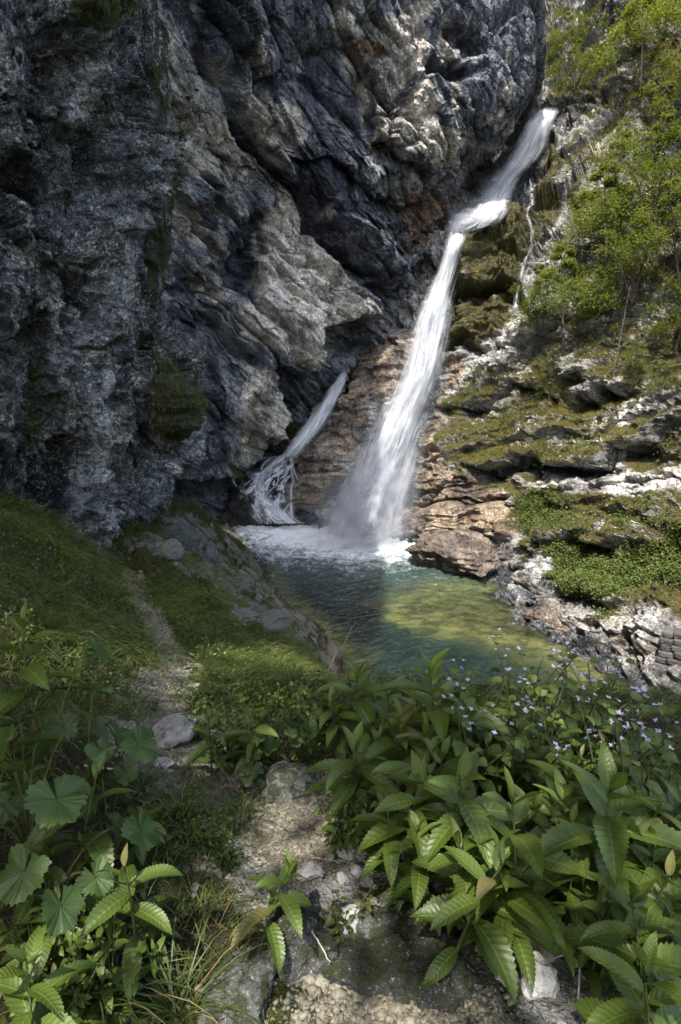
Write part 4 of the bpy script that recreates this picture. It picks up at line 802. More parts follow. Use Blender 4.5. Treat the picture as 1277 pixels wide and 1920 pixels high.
def lance_plant(seed, h=.5, nl=14, L=.2, lean=.12, spread=1.0):
    rg = np.random.default_rng(seed); root = thing('broad_leaved_plant', 'x', 'plant')
    hs_ = np.linspace(0, 1, 9); la = rg.random()*6.28; path = np.stack([lean*h*hs_**2*math.cos(la), lean*h*hs_**2*math.sin(la), h*hs_-.04], 1)
    V, Q = tube(path, np.linspace(.0065, .0028, 9), 6); mesh_np('stem', V, Q, M_stem, root)
    b = Bag()
    for i in range(nl):
        f = i/(nl-1); zt = .28+.72*f**.8; pos = np.array([np.interp(zt, hs_, path[:, k]) for k in range(3)])
        size = L*(1.0-.62*max(0, (f-.55)/.45))*(.8+.3*rg.random())*(.75+.25*min(1, f/.25))
        up = .05+.35*f+.9*max(0, f-.72)*3; dr = 1.15-.55*f+.35*rg.random()-.8*max(0, f-.8)*3
        V, Q, uv = leaf_shape(size, size*(.29+.08*rg.random()), 17, dr*spread, up+.25*rg.random(), .30+.2*rg.random(), .42, 1.0, .012, seed*50+i, twist=rg.normal()*.35)
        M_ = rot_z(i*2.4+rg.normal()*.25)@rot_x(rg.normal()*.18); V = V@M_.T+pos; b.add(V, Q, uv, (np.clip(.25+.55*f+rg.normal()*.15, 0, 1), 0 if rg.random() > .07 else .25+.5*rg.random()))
    b.build('foliage', M_lance, root); return root
def butterbur(seed, n=14, D=.125):
    rg = np.random.default_rng(seed); root = thing('round_leaved_plant', 'x', 'plant'); b = Bag(); st_ = []
    for i in range(n):
        a = i*2.4+rg.normal()*.4; rr = .05+.20*math.sqrt(rg.random()); hh = .16+.26*rg.random(); tip = np.array([rr*math.cos(a), rr*math.sin(a), hh])
        s_ = np.linspace(0, 1, 7)[:, None]; path = tip*np.array([1, 1, 0])*s_**1.8+np.array([0, 0, 1])*(hh+.04)*np.sin(s_*math.pi/2)-np.array([0, 0, .04]); st_.append(tube(path, np.linspace(.005, .003, 7), 5))
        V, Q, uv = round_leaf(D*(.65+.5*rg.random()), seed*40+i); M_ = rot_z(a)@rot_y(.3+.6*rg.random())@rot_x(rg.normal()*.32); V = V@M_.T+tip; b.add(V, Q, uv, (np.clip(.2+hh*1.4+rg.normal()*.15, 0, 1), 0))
    V, Q = merge(st_); mesh_np('stems', V, Q, M_stem, root).name = 'stalks'; b.build('foliage', M_round, root); return root
def herb(seed, h=.3, ns=5, leafL=.055, mat=None, flowers=False, name='leafy_herb', W=.5, teeth=5, nl=9):
    rg = np.random.default_rng(seed); root = thing(name, 'x', 'plant'); b = Bag(); st_ = []; fl_ = Bag()
    for k in range(ns):
        a = k*6.28/ns+rg.normal()*.5; ln = .25+.35*rg.random(); hh = h*(.7+.4*rg.random()); s_ = np.linspace(0, 1, 7)
        path = np.stack([math.cos(a)*ln*hh*s_**1.5, math.sin(a)*ln*hh*s_**1.5, hh*s_-.03], 1); st_.append(tube(path, np.linspace(.004, .0018, 7)*(1.0 if h < .4 else 1.4), 5))
        for i in range(nl):
            f = .15+.85*i/(nl-1); pos = np.array([np.interp(f, s_, path[:, j]) for j in range(3)]); size = leafL*(.7+.6*rg.random())*(1.15-.6*f)
            V, Q, uv = leaf_shape(size, size*W, teeth, .9, .35*rg.random(), .2, .3, .8, .02, seed*90+k*13+i, 5 if teeth > 7 else 3)
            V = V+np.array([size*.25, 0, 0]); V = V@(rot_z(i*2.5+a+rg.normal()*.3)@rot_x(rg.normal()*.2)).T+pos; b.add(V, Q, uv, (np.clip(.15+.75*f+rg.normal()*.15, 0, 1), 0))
        if flowers and k % 2 == 0:
            for i in range(5):
                c = path[-1]+rg.normal(size=3)*np.array([.028, .028, .022])+np.array([0, 0, .02]); rz_ = rg.random()*6
                for q in range(4):
                    V = np.array([[0, 0, 0], [.006, -.0045, .001], [.0125, 0, .002], [.006, .0045, .001]]); V = V@(rot_x(rg.normal()*.4)@rot_z(rz_+q*1.571)).T+c
                    fl_.add(V, np.array([[0, 1, 2, 3]]), V[:, :2]*0, (rg.random(), 0))
    V, Q = merge(st_); mesh_np('stalks', V, Q, M_stem, root); b.build('foliage', mat or M_herb, root)
    if flowers: fl_.build('blossoms', M_petal, root)
    return root

# --------------------------------------------------------------- grass and ground cover (uncountable)
def blades(P, L, W, lean_dir, lean, tint, dead, name, mat, seg=3, label=None, nrm=None):
    n = len(P); r_ = np.random.default_rng(len(P)); a = r_.random(n)*6.283; ld = np.stack([np.cos(a), np.sin(a), 0*a], 1)*.6+lean_dir; ld[:, 2] = 0; ld /= np.linalg.norm(ld, axis=1)[:, None]+1e-6
    side = np.stack([-ld[:, 1], ld[:, 0], 0*a], 1); a2 = r_.random(n)*6.283; side = side*.6+.8*np.stack([np.cos(a2), np.sin(a2), 0*a], 1); side /= np.linalg.norm(side, axis=1)[:, None]
    V = np.zeros((n, seg+1, 2, 3)); th0 = 1.35-.5*r_.random(n)
    pos = P.copy()
    for k in range(seg+1):
        f = k/seg; w_ = W*(1-f)**.7*.5+.0003
        V[:, k, 0] = pos-side*w_[:, None]; V[:, k, 1] = pos+side*w_[:, None]
        th = th0-lean*(f+.5/seg)*1.9; pos = pos+(ld*np.cos(th)[:, None]+np.array([0, 0, 1])*np.sin(th)[:, None])*(L/seg)[:, None]
    base = (np.arange(n)*(seg+1)*2)[:, None]; Q = np.concatenate([base+np.array([2*k, 2*k+1, 2*k+3, 2*k+2]) for k in range(seg)])
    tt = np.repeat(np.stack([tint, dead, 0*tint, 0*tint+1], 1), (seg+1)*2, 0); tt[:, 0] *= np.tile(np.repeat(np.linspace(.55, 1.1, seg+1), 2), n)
    return kind(mesh_np(name, V.reshape(-1, 3), Q, mat, cols={'tint': np.clip(tt, 0, 1)}), 'stuff', label)
def leaflets(P, size, name, mat, tint, tilt=.5, label=None, asp=.6):
    n = len(P); r_ = np.random.default_rng(n+1); a = r_.random(n)*6.283; x_ = np.stack([np.cos(a), np.sin(a), r_.normal(size=n)*tilt-.15], 1); x_ /= np.linalg.norm(x_, axis=1)[:, None]
    u_ = np.stack([r_.normal(size=n)*tilt, r_.normal(size=n)*tilt, np.ones(n)], 1); y_ = np.cross(u_, x_); y_ /= np.linalg.norm(y_, axis=1)[:, None]; z_ = np.cross(x_, y_); s = size[:, None]
    V = np.stack([P, P+x_*s*.45-y_*s*asp*.5+z_*s*.08, P+x_*s, P+x_*s*.45+y_*s*asp*.5+z_*s*.08], 1).reshape(-1, 3); Q = (np.arange(n)*4)[:, None]+np.arange(4)
    t_ = np.repeat(np.stack([tint, 0*tint, 0*tint, 0*tint+1], 1), 4, 0)
    return V, Q, t_
gveg = gp_[:, 3]*gvis*(gpx > -250)*(gpx < 2400)*(gpy < 2150)*(gpy > 900)*(gv[:, 2] > WZ+.25)*(gv[:, 1] < 26)
cell = (np.gradient(ax_)[None, :]*np.gradient(ay_)[:, None]).ravel()
def gsample(nw, wt):
    p = wt*cell; p = p/p.sum(); i = rng.choice(len(gv), nw, p=p); c = np.sqrt(cell[i]); P = gv[i].copy(); P[:, 0] += (rng.random(nw)-.5)*c; P[:, 1] += (rng.random(nw)-.5)*c; P[:, 2] = gz(P[:, 0], P[:, 1]); return P, i
edgeband = 1-.75*sstep(2.9, 3.5, gv[:, 1])*sstep(-.2, .3, gv[:, 0])*(gv[:, 1] < 6); gveg = gveg*edgeband; clump = sstep(-.12, .22, fbm(gv*1.6, 3, 101)); farw = sstep(2.6, 3.4, gv[:, 1]); dist = np.maximum(gd_, 1)
slope_ = np.array([.7, -.25, 0])
P, i = gsample(95000, gveg*farw*(.25+.75*clump)/dist**1.3)
d_ = dist[i]; tn = np.clip(.35+.35*fbm(P*.8, 3, 102)+rng.normal(size=len(P))*.26, 0, 1)
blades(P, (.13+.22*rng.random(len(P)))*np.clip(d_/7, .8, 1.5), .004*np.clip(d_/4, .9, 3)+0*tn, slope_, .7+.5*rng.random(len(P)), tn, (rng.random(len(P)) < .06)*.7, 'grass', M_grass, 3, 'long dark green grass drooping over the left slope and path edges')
P, i = gsample(9000, gveg*farw*sstep(.0, .25, fbm(gv*1.1, 3, 131))/dist**1.3); d_ = dist[i]
blades(P, (.28+.30*rng.random(len(P))), .005*np.clip(d_/4, .9, 3)+0*P[:, 0], slope_, .9+.6*rng.random(len(P)), np.clip(.55+rng.normal(size=len(P))*.2, 0, 1), (rng.random(len(P)) < .25)*.7, 'tall_grass', M_grass, 4, 'longer arching grass in clumps on the left bank')
P, i = gsample(30000, gveg*farw*(1.02-clump)/dist**1.3)
V, Q, t_ = leaflets(P+np.array([0, 0, 1])*(.02+.10*rng.random(len(P)))[:, None], .022*np.clip(dist[i]/3, 1, 2.6)*(.6+.6*rng.random(len(P))), '', None, np.clip(.45+.4*fbm(P*1.1, 3, 103)+rng.normal(size=len(P))*.2, 0, 1))
kind(mesh_np('ground_cover', V, Q, M_herb, cols={'tint': t_}), 'stuff', 'low leafy ground cover on the bank')
P, i = gsample(9000, gveg*(1-farw)*(gv[:, 0] < 1.2)*(gv[:, 1] > .8)*(.1+clump)*1.0)
blades(P, .05+.13*rng.random(len(P)), .0032+0*P[:, 0], slope_*.3, .5+.8*rng.random(len(P)), np.clip(.4+rng.normal(size=len(P))*.2, 0, 1), (rng.random(len(P)) < .22)*.9, 'short_grass', M_grass, 3, 'thin grass and dry blades beside the stony path')
P, i = gsample(7000, (gveg*.8+.01)*(1-farw)*(gv[:, 1] > .9)*(.2+clump))
V, Q, t_ = leaflets(P+np.array([0, 0, 1])*(.005+.03*rng.random(len(P)))[:, None], .010+.012*rng.random(len(P)), '', None, np.clip(.3+rng.normal(size=len(P))*.25, 0, 1))
kind(mesh_np('moss_and_seedlings', V, Q, M_herb, cols={'tint': t_}), 'stuff', 'moss and tiny seedlings between the stones')
# hillside grass, carpet
def hsample(n_, wt, jit=.04):
    p = wt/wt.sum(); i = rng.choice(len(H.P), n_, p=p); return H.P[i]+rng.normal(size=(n_, 3))*jit, i
vis = (H.pxf > 780)*(H.pxf < 1420)*(H.pyf > -120)*(H.pyf < 1330)*(H.df > 5)
P, i = hsample(150000, np.clip(H.ga*1.25-.22, 0, 1)*vis*(1-H.carpet))
dn = H.N[i]*np.array([1, 1, 0]); big = fbm(P*.35, 3, 105)
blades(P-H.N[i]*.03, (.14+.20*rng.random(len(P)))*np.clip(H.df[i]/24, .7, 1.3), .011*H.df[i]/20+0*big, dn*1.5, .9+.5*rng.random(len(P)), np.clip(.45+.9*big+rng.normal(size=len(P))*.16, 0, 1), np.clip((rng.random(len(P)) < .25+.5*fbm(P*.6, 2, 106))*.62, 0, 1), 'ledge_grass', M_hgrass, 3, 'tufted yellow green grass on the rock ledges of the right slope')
P, i = hsample(42000, (H.carpet > .45)*1.0*vis*(H.N[:, 2] > -.1), .06)
V, Q, t_ = leaflets(P+H.N[i]*(.02+.16*rng.random(len(P)))[:, None], .060+.045*rng.random(len(P)), '', None, np.clip(.5+.5*fbm(P*1.2, 3, 107)+rng.normal(size=len(P))*.18, 0, 1))
kind(mesh_np('leafy_carpet', V, Q, M_carpet, cols={'tint': t_}), 'stuff', 'bright green carpet of low leaves above the right shore of the pool')
P, i = hsample(16000, np.clip(H.ga*1.2-.3, 0, 1)*vis*(fbm(H.P*.45, 3, 108) > .12)*(H.carpet < .3), .10)
V, Q, t_ = leaflets(P+H.N[i]*(.05+.22*rng.random(len(P)))[:, None], .07+.05*rng.random(len(P)), '', None, np.clip(.3+rng.normal(size=len(P))*.2, 0, 1))
kind(mesh_np('low_scrub', V, Q, M_carpet, cols={'tint': t_}), 'stuff', 'low green scrub scattered among the ledge grass')
# hanging grass on the left cliff and the mossy boss
def csample(S_, n_, wt):
    p = wt/wt.sum(); i = rng.choice(len(S_.P), n_, p=p); return S_.P[i]+rng.normal(size=(n_, 3))*.02, i
W2l = fbm(Lc.P*1.5, 3, 133)
cm = np.maximum.reduce([poly(Lc.px, Lc.py, 10, [(100, -60), (190, -60), (185, 20), (165, 45), (140, 50), (105, 30)]), .5*poly(Lc.px+30*W2l, Lc.py, 14, [(296, 650), (322, 700), (330, 770), (310, 822), (292, 790), (284, 720)])])
P, i = csample(Lc, 9000, cm+.0004*(Lc.px > 150)*(Lc.px < 310)*(Lc.py > 0)*(Lc.py < 700))
blades(P, .10+.22*rng.random(len(P)), .009+0*P[:, 0], Lc.N[i]*np.array([1, 1, 0])*2, 1.5+.6*rng.random(len(P)), np.clip(.25+rng.normal(size=len(P))*.15, 0, 1), (rng.random(len(P)) < .25)*.5, 'hanging_grass', M_conif, 3, 'grass and moss hanging from the left cliff')

# ================================================================ TREES
def tree(seed, h=5., crown=2.2, nl=7000, leaf=.115, mat=None, name='leafy_tree', lean=(.0, .0), bare=.25, stems=1, layer=.75, label='x', trunk_r=None):
    rg = np.random.default_rng(seed); root = thing(name, label, 'tree'); tr = []; tw = []; tips = []
    for s_ in range(stems):
        n = 10; s = np.linspace(0, 1, n); off = rg.normal(size=2)*.12*(stems > 1); wob = np.cumsum(rg.normal(size=(n, 2))*.035*h/5, 0)
        path = np.stack([s*(lean[0]+off[0]*3)*h+wob[:, 0], s*(lean[1]+off[1]*3)*h+wob[:, 1], h*.92*s-.3], 1)
        tr.append(tube(path, np.linspace(1, .18, n)*(trunk_r or .014*h), 8))
        nb = int(20/stems**.5)
        for b in range(nb):
            f = bare+(1-bare)*(b+rg.random())/nb; p0 = np.array([np.interp(f, s, path[:, k]) for k in range(3)]); a = b*2.4+rg.normal()*.5
            ln = crown*(.35+.8*math.sin(min(1, (f-bare)/(1-bare)*1.15+.12)*math.pi)**.7)*(.6+.55*rg.random()); m = 7; q = np.linspace(0, 1, m)
            d = np.array([math.cos(a), math.sin(a)]); bp = np.stack([p0[0]+d[0]*ln*q+rg.normal(size=m)*.04*ln*q, p0[1]+d[1]*ln*q+rg.normal(size=m)*.04*ln*q, p0[2]+ln*(.45*q-.28*q**2*(1+rg.random()))], 1)
            tw.append(tube(bp, np.linspace(.0055, .001, m)*h*.6, 5))
            for c in range(5):
                fq = .3+.7*(c+rg.random())/5; c0 = np.array([np.interp(fq, q, bp[:, k]) for k in range(3)]); a2 = a+(-1)**c*(.5+.6*rg.random()); l2 = ln*.42*(1.1-fq*.5)
                e = c0+np.array([math.cos(a2)*l2, math.sin(a2)*l2, l2*(.1+.3*rg.normal())*.5]); tw.append(tube(np.array([c0, (c0+e)/2+np.array([0, 0, .03]), e]), np.array([.0018, .0012, .0006])*h*.6, 4))
                tips.append((c0, e, l2))
    per = max(1, nl//len(tips)); Ps = []; sz = []; tn = []
    for c0, e, l2 in tips:
        if rg.random() < .10: continue
        k = int(per*(.4+1.2*rg.random())); f = rg.random(k)**.7; base = c0+(e-c0)*f[:, None]*1.15; sp_ = l2*.55
        Ps.append(base+rg.normal(size=(k, 3))*np.array([sp_*.5, sp_*.5, sp_*layer])); tn.append(np.full(k, rg.normal()*.14)); sz.append(leaf*(.6+.7*rg.random(k)))
    P = np.concatenate(Ps); sz = np.concatenate(sz); tint = np.clip(.5+np.concatenate(tn)+rg.normal(size=len(P))*.2, 0, 1)
    V, Q, t_ = leaflets(P, sz, '', None, tint, .35, asp=.58)
    Vt, Qt = merge(tr+tw); mesh_np('trunk', Vt, Qt, M_bark, root); mesh_np('crown', V, Q, mat or M_tree, root, cols={'tint': t_})
    return root
def surfpt(S_, px, py, off=0.):
    d = sdepth(S_, px, py, 5); return ray(px, py)*(d-off)+np.array([0, 0, CAMZ])
T1 = tree(1, 5, 1.9, 12000, lean=(-.10, -.06)); T2 = tree(2, 5, 1.6, 8500, stems=3, bare=.3, lean=(-.05, -.03)); T3 = tree(3, 5, 1.6, 8000, layer=.8, lean=(-.12, -.05)); T4 = tree(4, 3, 1.3, 5000, leaf=.09, bare=.08, stems=3)
protos = {1: (T1, 5), 2: (T2, 5), 3: (T3, 5), 4: (T4, 3)}; used = set()
TREES = [(1, 1055, 655, 455, 'bushy light green tree leaning out over the pale bare slab, nearest the thin rivulet'), (3, 1020, 615, 490, 'pale green tree whose outer leaves brush the bottom of the rivulet'), (1, 1138, 520, 300, 'dense bright green tree with a dark forked trunk in the middle of the slope'),
  (2, 1228, 430, 225, 'many stemmed feathery tree high at the right edge with thin dark trunks'), (3, 1268, 650, 470, 'light green tree at the right edge standing on white boulders'), (2, 1185, 560, 400, 'thin stemmed tree between the dense bright tree and the right edge'),
  (1, 1200, 165, -20, 'darker green tree in the top right corner of the slope'), (3, 1262, 230, 60, 'tree at the right edge just below the top right corner'), (4, 1078, 160, 75, 'green bush on the grassy ledge right of the cliff prow'),
  (4, 1055, 100, 20, 'small bush beside the white rocks at the top of the gully'), (4, 1030, 745, 690, 'low bush on the grass above the dark ledge, below the bushy leaning tree'), (4, 1035, 700, 650, 'small spreading sapling in the shade under the bushy leaning tree'), (4, 1165, 300, 225, 'bush on the rocks left of the feathery tree'),
  (4, 1240, 730, 670, 'low bush among white boulders below the right edge tree'), (3, 1120, 600, 500, 'young tree filling the gap under the dense bright green tree'), (2, 1275, 520, 330, 'slim tree cut off by the right edge at mid slope'),
  (4, 1190, 690, 630, 'shrub beside the foot of the dead snag')]
for k_, bx, by, ty, lab in TREES:
    p = surfpt(H, bx, by, .15); d = sdepth(H, bx, by, 5); hh = (by-ty)/F*d*1.0; T, h0 = protos[k_]
    sc = hh/h0
    if k_ not in used: used.add(k_); o = T; o['label'] = lab; o.location = p; o.scale = (sc,)*3; o['group'] = 'trees and bushes on the right slope'
    else: o = dup(T, lab, p, (0, 0, rng.normal()*.5+(.0 if k_ == 1 else 3)*(rng.random() > .5)), sc*.98, 'trees and bushes on the right slope')
sp4 = tree(14, 2.2, .8, 900, .08, M_tree, 'sapling', bare=.1, label='small pale sapling growing from the bulbous rock on the back cliff'); sp4.location = surfpt(B, 730, 285, .2)
sb = tree(15, 2.6, .75, 4200, .06, M_conif, 'hanging_shrub', bare=.02, stems=2, layer=.5, label='dark green shrub growing from the crevice at the corner of the left cliff'); sb.location = surfpt(B, 322, 245, .8)
sb2 = tree(16, 1.6, .6, 1800, .06, M_conif, 'hanging_shrub', bare=.02, stems=2, layer=.5, label='small dark shrub below the larger one at the corner of the left cliff'); sb2.location = surfpt(B, 318, 330, .8)
# dead snag
M_snag = bark_mat('weathered_snag', (.05, .045, .04), (.15, .14, .13), 20)
sn = thing('dead_snag', 'thin bare grey dead trunk standing on the right slope below the trees', 'dead tree'); p = surfpt(H, 1150, 700, .1); d = sdepth(H, 1150, 700)
sn.location = p; hh = 165/F*d; s = np.linspace(0, 1, 9); path = np.stack([s*.35, s*0, hh*s-.2], 1); parts = [tube(path, np.linspace(.032, .009, 9), 6)]
for i in range(9):
    f = .25+.08*i; a = i*2.4; c0 = np.array([f*.35, 0, hh*f-.2]); parts.append(tube(np.array([c0, c0+np.array([math.cos(a)*.45, math.sin(a)*.45, -.06])]), [.009, .004], 4))
V, Q = merge(parts); mesh_np('trunk', V, Q, M_snag, sn)
# unseen forest trees added behind the viewpoint to shade the near bank
for i, (x_, y_, hh, cr) in enumerate([(-2.4, -2.6, 10.5, 4.0), (.9, -2.9, 12, 4.6), (3.6, -1.9, 10.5, 4.2), (6.5, -2.5, 13, 4.6)]):
    f = tree(30+i, hh, cr, 7000, .17, M_tree, 'unseen_shade_tree', bare=.5, label=['tall unseen shade tree behind the path by the left wall', 'tall unseen shade tree right behind the viewpoint', 'tall unseen shade tree at the edge of the near bank', 'tall unseen shade tree behind the near bank on the far right'][i], trunk_r=.14)
    f.location = (x_, y_, float(gz(x_, y_)[0])); f['group'] = 'unseen shade trees behind the viewpoint'

# ================================================================ STONES
def ico(sub=2):
    import bmesh
    bm = bmesh.new(); bmesh.ops.create_icosphere(bm, subdivisions=sub, radius=1); V = np.array([v.co[:] for v in bm.verts]); Q = np.array([[v.index for v in f.verts] for f in bm.faces]); bm.free(); return V, Q
ICO = {k: ico(k) for k in (1, 2, 3, 4, 5, 6)}
def stone_geo(seed, dims, sub=4, cuts=11, rough=.09):
    rg = np.random.default_rng(seed); V, Q = ICO[sub]; V = V.copy()
    for _ in range(cuts):
        nrm = rg.normal(size=3); nrm /= np.linalg.norm(nrm); d = .55+.3*rg.random(); s = V@nrm-d; V -= nrm*np.maximum(s, 0)[:, None]*.92
    V = V*(1+rough*2*fbm(V*1.6+seed, 3, seed % 50)[:, None]+rough*.6*fbm(V*6+seed, 3, seed % 40)[:, None]+(rough*.9*facet(V*3+seed, seed % 30)[0]+rough*.35*facet(V*9+seed, seed % 31)[0])[:, None]*(sub > 3)); return V*np.array(dims)*.5*1.15, Q
def stone_mat(name, a, b, c, k=12, speck=.5, moss=.3, mossc=(.05, .06, .015)):
    t = NT(name); n = t.noise(k, 6, .7); n2 = t.noise(k*5, 4, .75); oi = t.n('ObjectInfo')
    col = t.ramp(t.ma('ADD', t.ma('MULTIPLY', n, .7), t.ma('MULTIPLY', oi.outputs['Random'], .2)), [(.32, a), (.65, c), (.48, b)])
    col = t.mix(t.rmp(n2, .56, .66, 0, speck), col, (.5, .5, .47)); col = t.mix(t.rmp(t.noise(k*1.6, 5, .75, vec=t.mp(loc=(7, 1, 4))), .55, .68, 0, .85), col, (.03, .028, .022))
    g = t.n('NewGeometry'); s = t.n('SeparateXYZ'); t.put(s.inputs[0], g.outputs['Normal'])
    col = t.mix(t.ma('MULTIPLY', t.rmp(t.ma('ADD', n, t.ma('MULTIPLY', s.outputs[2], .08)), .50, .60), moss), col, mossc)
    return t.done(t.pr(col, .95, t.bump(t.ma('ADD', n, t.ma('MULTIPLY', n2, .7)), .25/k, 1), .12))
M_white = stone_mat('pale_limestone_stone', (.26, .25, .235), (.50, .48, .45), (.72, .70, .66), 16, .3, .10)
M_mossy = stone_mat('mossy_grey_stone', (.045, .045, .04), (.11, .11, .10), (.24, .24, .225), 22, .6, .85, (.026, .030, .008))
M_grey = stone_mat('grey_bank_rock', (.06, .06, .066), (.13, .13, .138), (.22, .22, .22), 4, .5, .5, (.05, .06, .015))
M_tan = rock_mat('tan_pool_boulder', k=.8, greys=((.10, .078, .058), (.26, .20, .15), (.42, .345, .27)), brown=(.17, .15, .13), speck=.5, bump=.2, strata=1.2, moss=(.05, .05, .016), mossn=.9, crack=((.6, .6, 1.8), (R(-12), 0, 0)))
def stone(seed, px, py, w_, h_, mat, label, deep=1.0, sub=4, sink=.35, name='stone', Y=None, group=None, tiltd=.2, rz=None, cuts=9, flat=1.0):
    c = ghit(px, py+h_*.25) if Y is None else at(px, py, Y); t_ = proj(c[None])[2][0]; W_, Hh = w_/F*t_, h_/F*t_
    V, Q = stone_geo(seed, (W_, W_*deep, Hh*flat), sub, cuts); rg = np.random.default_rng(seed)
    o = mesh_np(name, V, Q, mat, smooth=sub > 3, cols={'paint': np.stack([V[:, 0]*0+.22, np.clip(.75-(V[:, 2]+Hh*.5)/(Hh*.35), 0, 1)*(mat is M_tan), V[:, 0]*0+.30, V[:, 0]*0+.06], 1)} if mat is M_tan else None); o.location = c+np.array([0, W_*deep*.15, Hh*flat*(.5-sink)]); o.rotation_euler = (rg.normal()*tiltd, rg.normal()*tiltd, rg.normal()*.6 if rz is None else rz)
    return tag(o, label, 'stone' if name == 'stone' else 'rock', group)
SL = [(325, 1388, 84, 52, M_white, 'large white angular stone lying across the path'), (434, 1549, 30, 20, M_white, 'pale tan stone left of the yellow gravel, edged by moss'), (654, 1548, 36, 26, M_white, 'whitish rounded stone at the foot of the broad-leaved plants'),
  (641, 1573, 26, 22, M_grey, 'grey stone just below the whitish rounded stone'), (647, 1598, 40, 20, M_white, 'flat bluish white stone in the row right of the gravel'), (668, 1634, 24, 26, M_white, 'brownish stone between two pale stones right of the dark hollow'), (689, 1650, 26, 22, M_white, 'squarish cream stone at the right end of the stone row'),
  (643, 1646, 20, 30, M_white, 'upright pale stone above the small fern-leaved seedling'), (580, 1640, 46, 26, M_white, 'wedge shaped white stone below the yellow gravel'), (656, 1734, 56, 42, M_white, 'pale stone half hidden behind the seedling above the mossy slab'), (582, 1706, 34, 22, M_grey, 'small grey stone above the lichen covered block'),
  (668, 1590, 16, 14, M_white, 'small white stone beside the flat bluish stone'), (658, 1622, 16, 12, M_white, 'small white stone under the flat bluish stone'), (1010, 1838, 60, 90, M_white, 'long pale slab tilted among rubble at the lower right'), (948, 1826, 36, 28, M_white, 'greenish white stone left of the long pale slab'),
  (1028, 1784, 60, 34, M_white, 'cream broken stone under the plants above the long slab'), (1035, 1850, 34, 26, M_white, 'pinkish grey stone touching the right side of the long slab'), (300, 1830, 58, 34, M_mossy, 'greenish grey stone in the grass at the lower left'), (366, 1664, 14, 10, M_white, 'small white chip under the centre plant, upper one'),
  (362, 1678, 12, 10, M_white, 'small white chip under the centre plant, lower one'), (300, 1437, 40, 14, M_white, 'flat pale stone below the large white path stone'), (759, 1462, 30, 22, M_white, 'pale stone among stems behind the broad-leaved plants'), (415, 1425, 16, 12, M_white, 'small pale stone right of the large white stone'),
  (466, 1582, 16, 12, M_white, 'flat white stone beside the gravel, left side'), (570, 1563, 14, 10, M_white, 'white pebble lying on top of the yellow gravel'), (246, 1342, 22, 12, M_white, 'pale stone at the left edge of the path under the grass'), (22, 1142, 14, 8, M_white, 'white stone low on the left slope'), (44, 1126, 10, 7, M_white, 'tiny white stone on the left slope above another'),
  (880, 1345, 30, 26, M_white, 'white stone glimpsed through leaves on the right bank')]
for k_, (px, py, w_, h_, m_, lab) in enumerate(SL): stone(200+k_, px, py, w_, h_, m_, lab, sub=4 if w_ > 24 else 3, sink=.3 if k_ else .1, rz=None)
stone(300, 545, 1478, 120, 80, M_mossy, 'dark grey flat-topped stone between grass tuft and gravel', .9, 5, .42, 'embedded_rock', rz=.1, tiltd=.08)
stone(301, 555, 1775, 150, 110, M_mossy, 'lichen covered block above the lower mossy slab', .9, 5, .42, 'embedded_rock', rz=.3, tiltd=.1)
stone(302, 760, 1800, 280, 110, M_mossy, 'broad dark mossy slab across the bottom of the path', .8, 6, .66, 'embedded_rock', rz=-.1, tiltd=.05)
stone(303, 440, 1860, 200, 90, M_mossy, 'low mossy slab at the bottom left of the path', .8, 6, .66, 'embedded_rock', rz=.2, tiltd=.05)
stone(304, 690, 1740, 120, 60, M_mossy, 'knobbly lichen rock behind the broad mossy slab', .8, 5, .5, 'embedded_rock', rz=.2, tiltd=.05)
for k_, (px, py, w_, h_, lab) in enumerate([(337, 1004, 62, 42, 'largest blue grey rock on the bank beneath the left cliff corner'), (385, 1036, 40, 32, 'wedge shaped grey rock right of the largest bank rock'), (449, 1092, 46, 34, 'rounded blue grey rock near the waterline'), (411, 1096, 28, 18, 'small flat grey rock left of the rounded blue grey rock'),
   (466, 1132, 56, 34, 'pale knobbly rock below the rounded blue grey rock'), (446, 1158, 52, 22, 'flat pale rock lying in the grass above the shore'), (300, 1030, 60, 34, 'low grey outcrop left of the largest bank rock'), (505, 1165, 70, 30, 'sloping tan shore rock at the water edge')]):
    stone(320+k_, px, py, w_*1.15, h_*1.25, M_grey, lab, .9, 5, .38, 'bank_rock', rz=.2, tiltd=.12)
stone(340, 880, 1052, 190, 78, M_tan, 'large flat-topped tan boulder jutting into the pool', .9, 6, .52, 'boulder', Y=22.2, rz=.3, tiltd=.05, cuts=7)
stone(341, 1050, 1165, 100, 40, M_tan, 'low tan rock shelf at the right shore', .6, 5, .5, 'boulder', Y=15.9, rz=-.5, tiltd=.05, cuts=6)
# mossy cone under the braided cascade and the small rocks in it
M_wet = rock_mat('wet_mossy_rock', k=1.2, greys=((.010, .010, .010), (.028, .028, .025), (.06, .058, .05)), moss=(.045, .05, .010), mossauto=.22, bump=.16)
V, Q = ICO[5]; V = V.copy(); V *= (1+.22*fbm(V*2.2, 4, 61)[:, None]+.1*facet(V*3.1, 62)[0][:, None])
tb = at(500, 930, 31.2); V = V*np.array([2.6, 1.4, 3.1])
o = mesh_np('cascade_rock', V, Q, M_wet, cols={'paint': np.tile([.05, .5, 0, .38], (len(V), 1))}); o.location = at(500, 945, 31.0)+np.array([0, .7, -1.0]); o.rotation_euler = (R(-18), R(22), 0); tag(o, 'dark mossy rock mound under the braided cascade', 'rock')
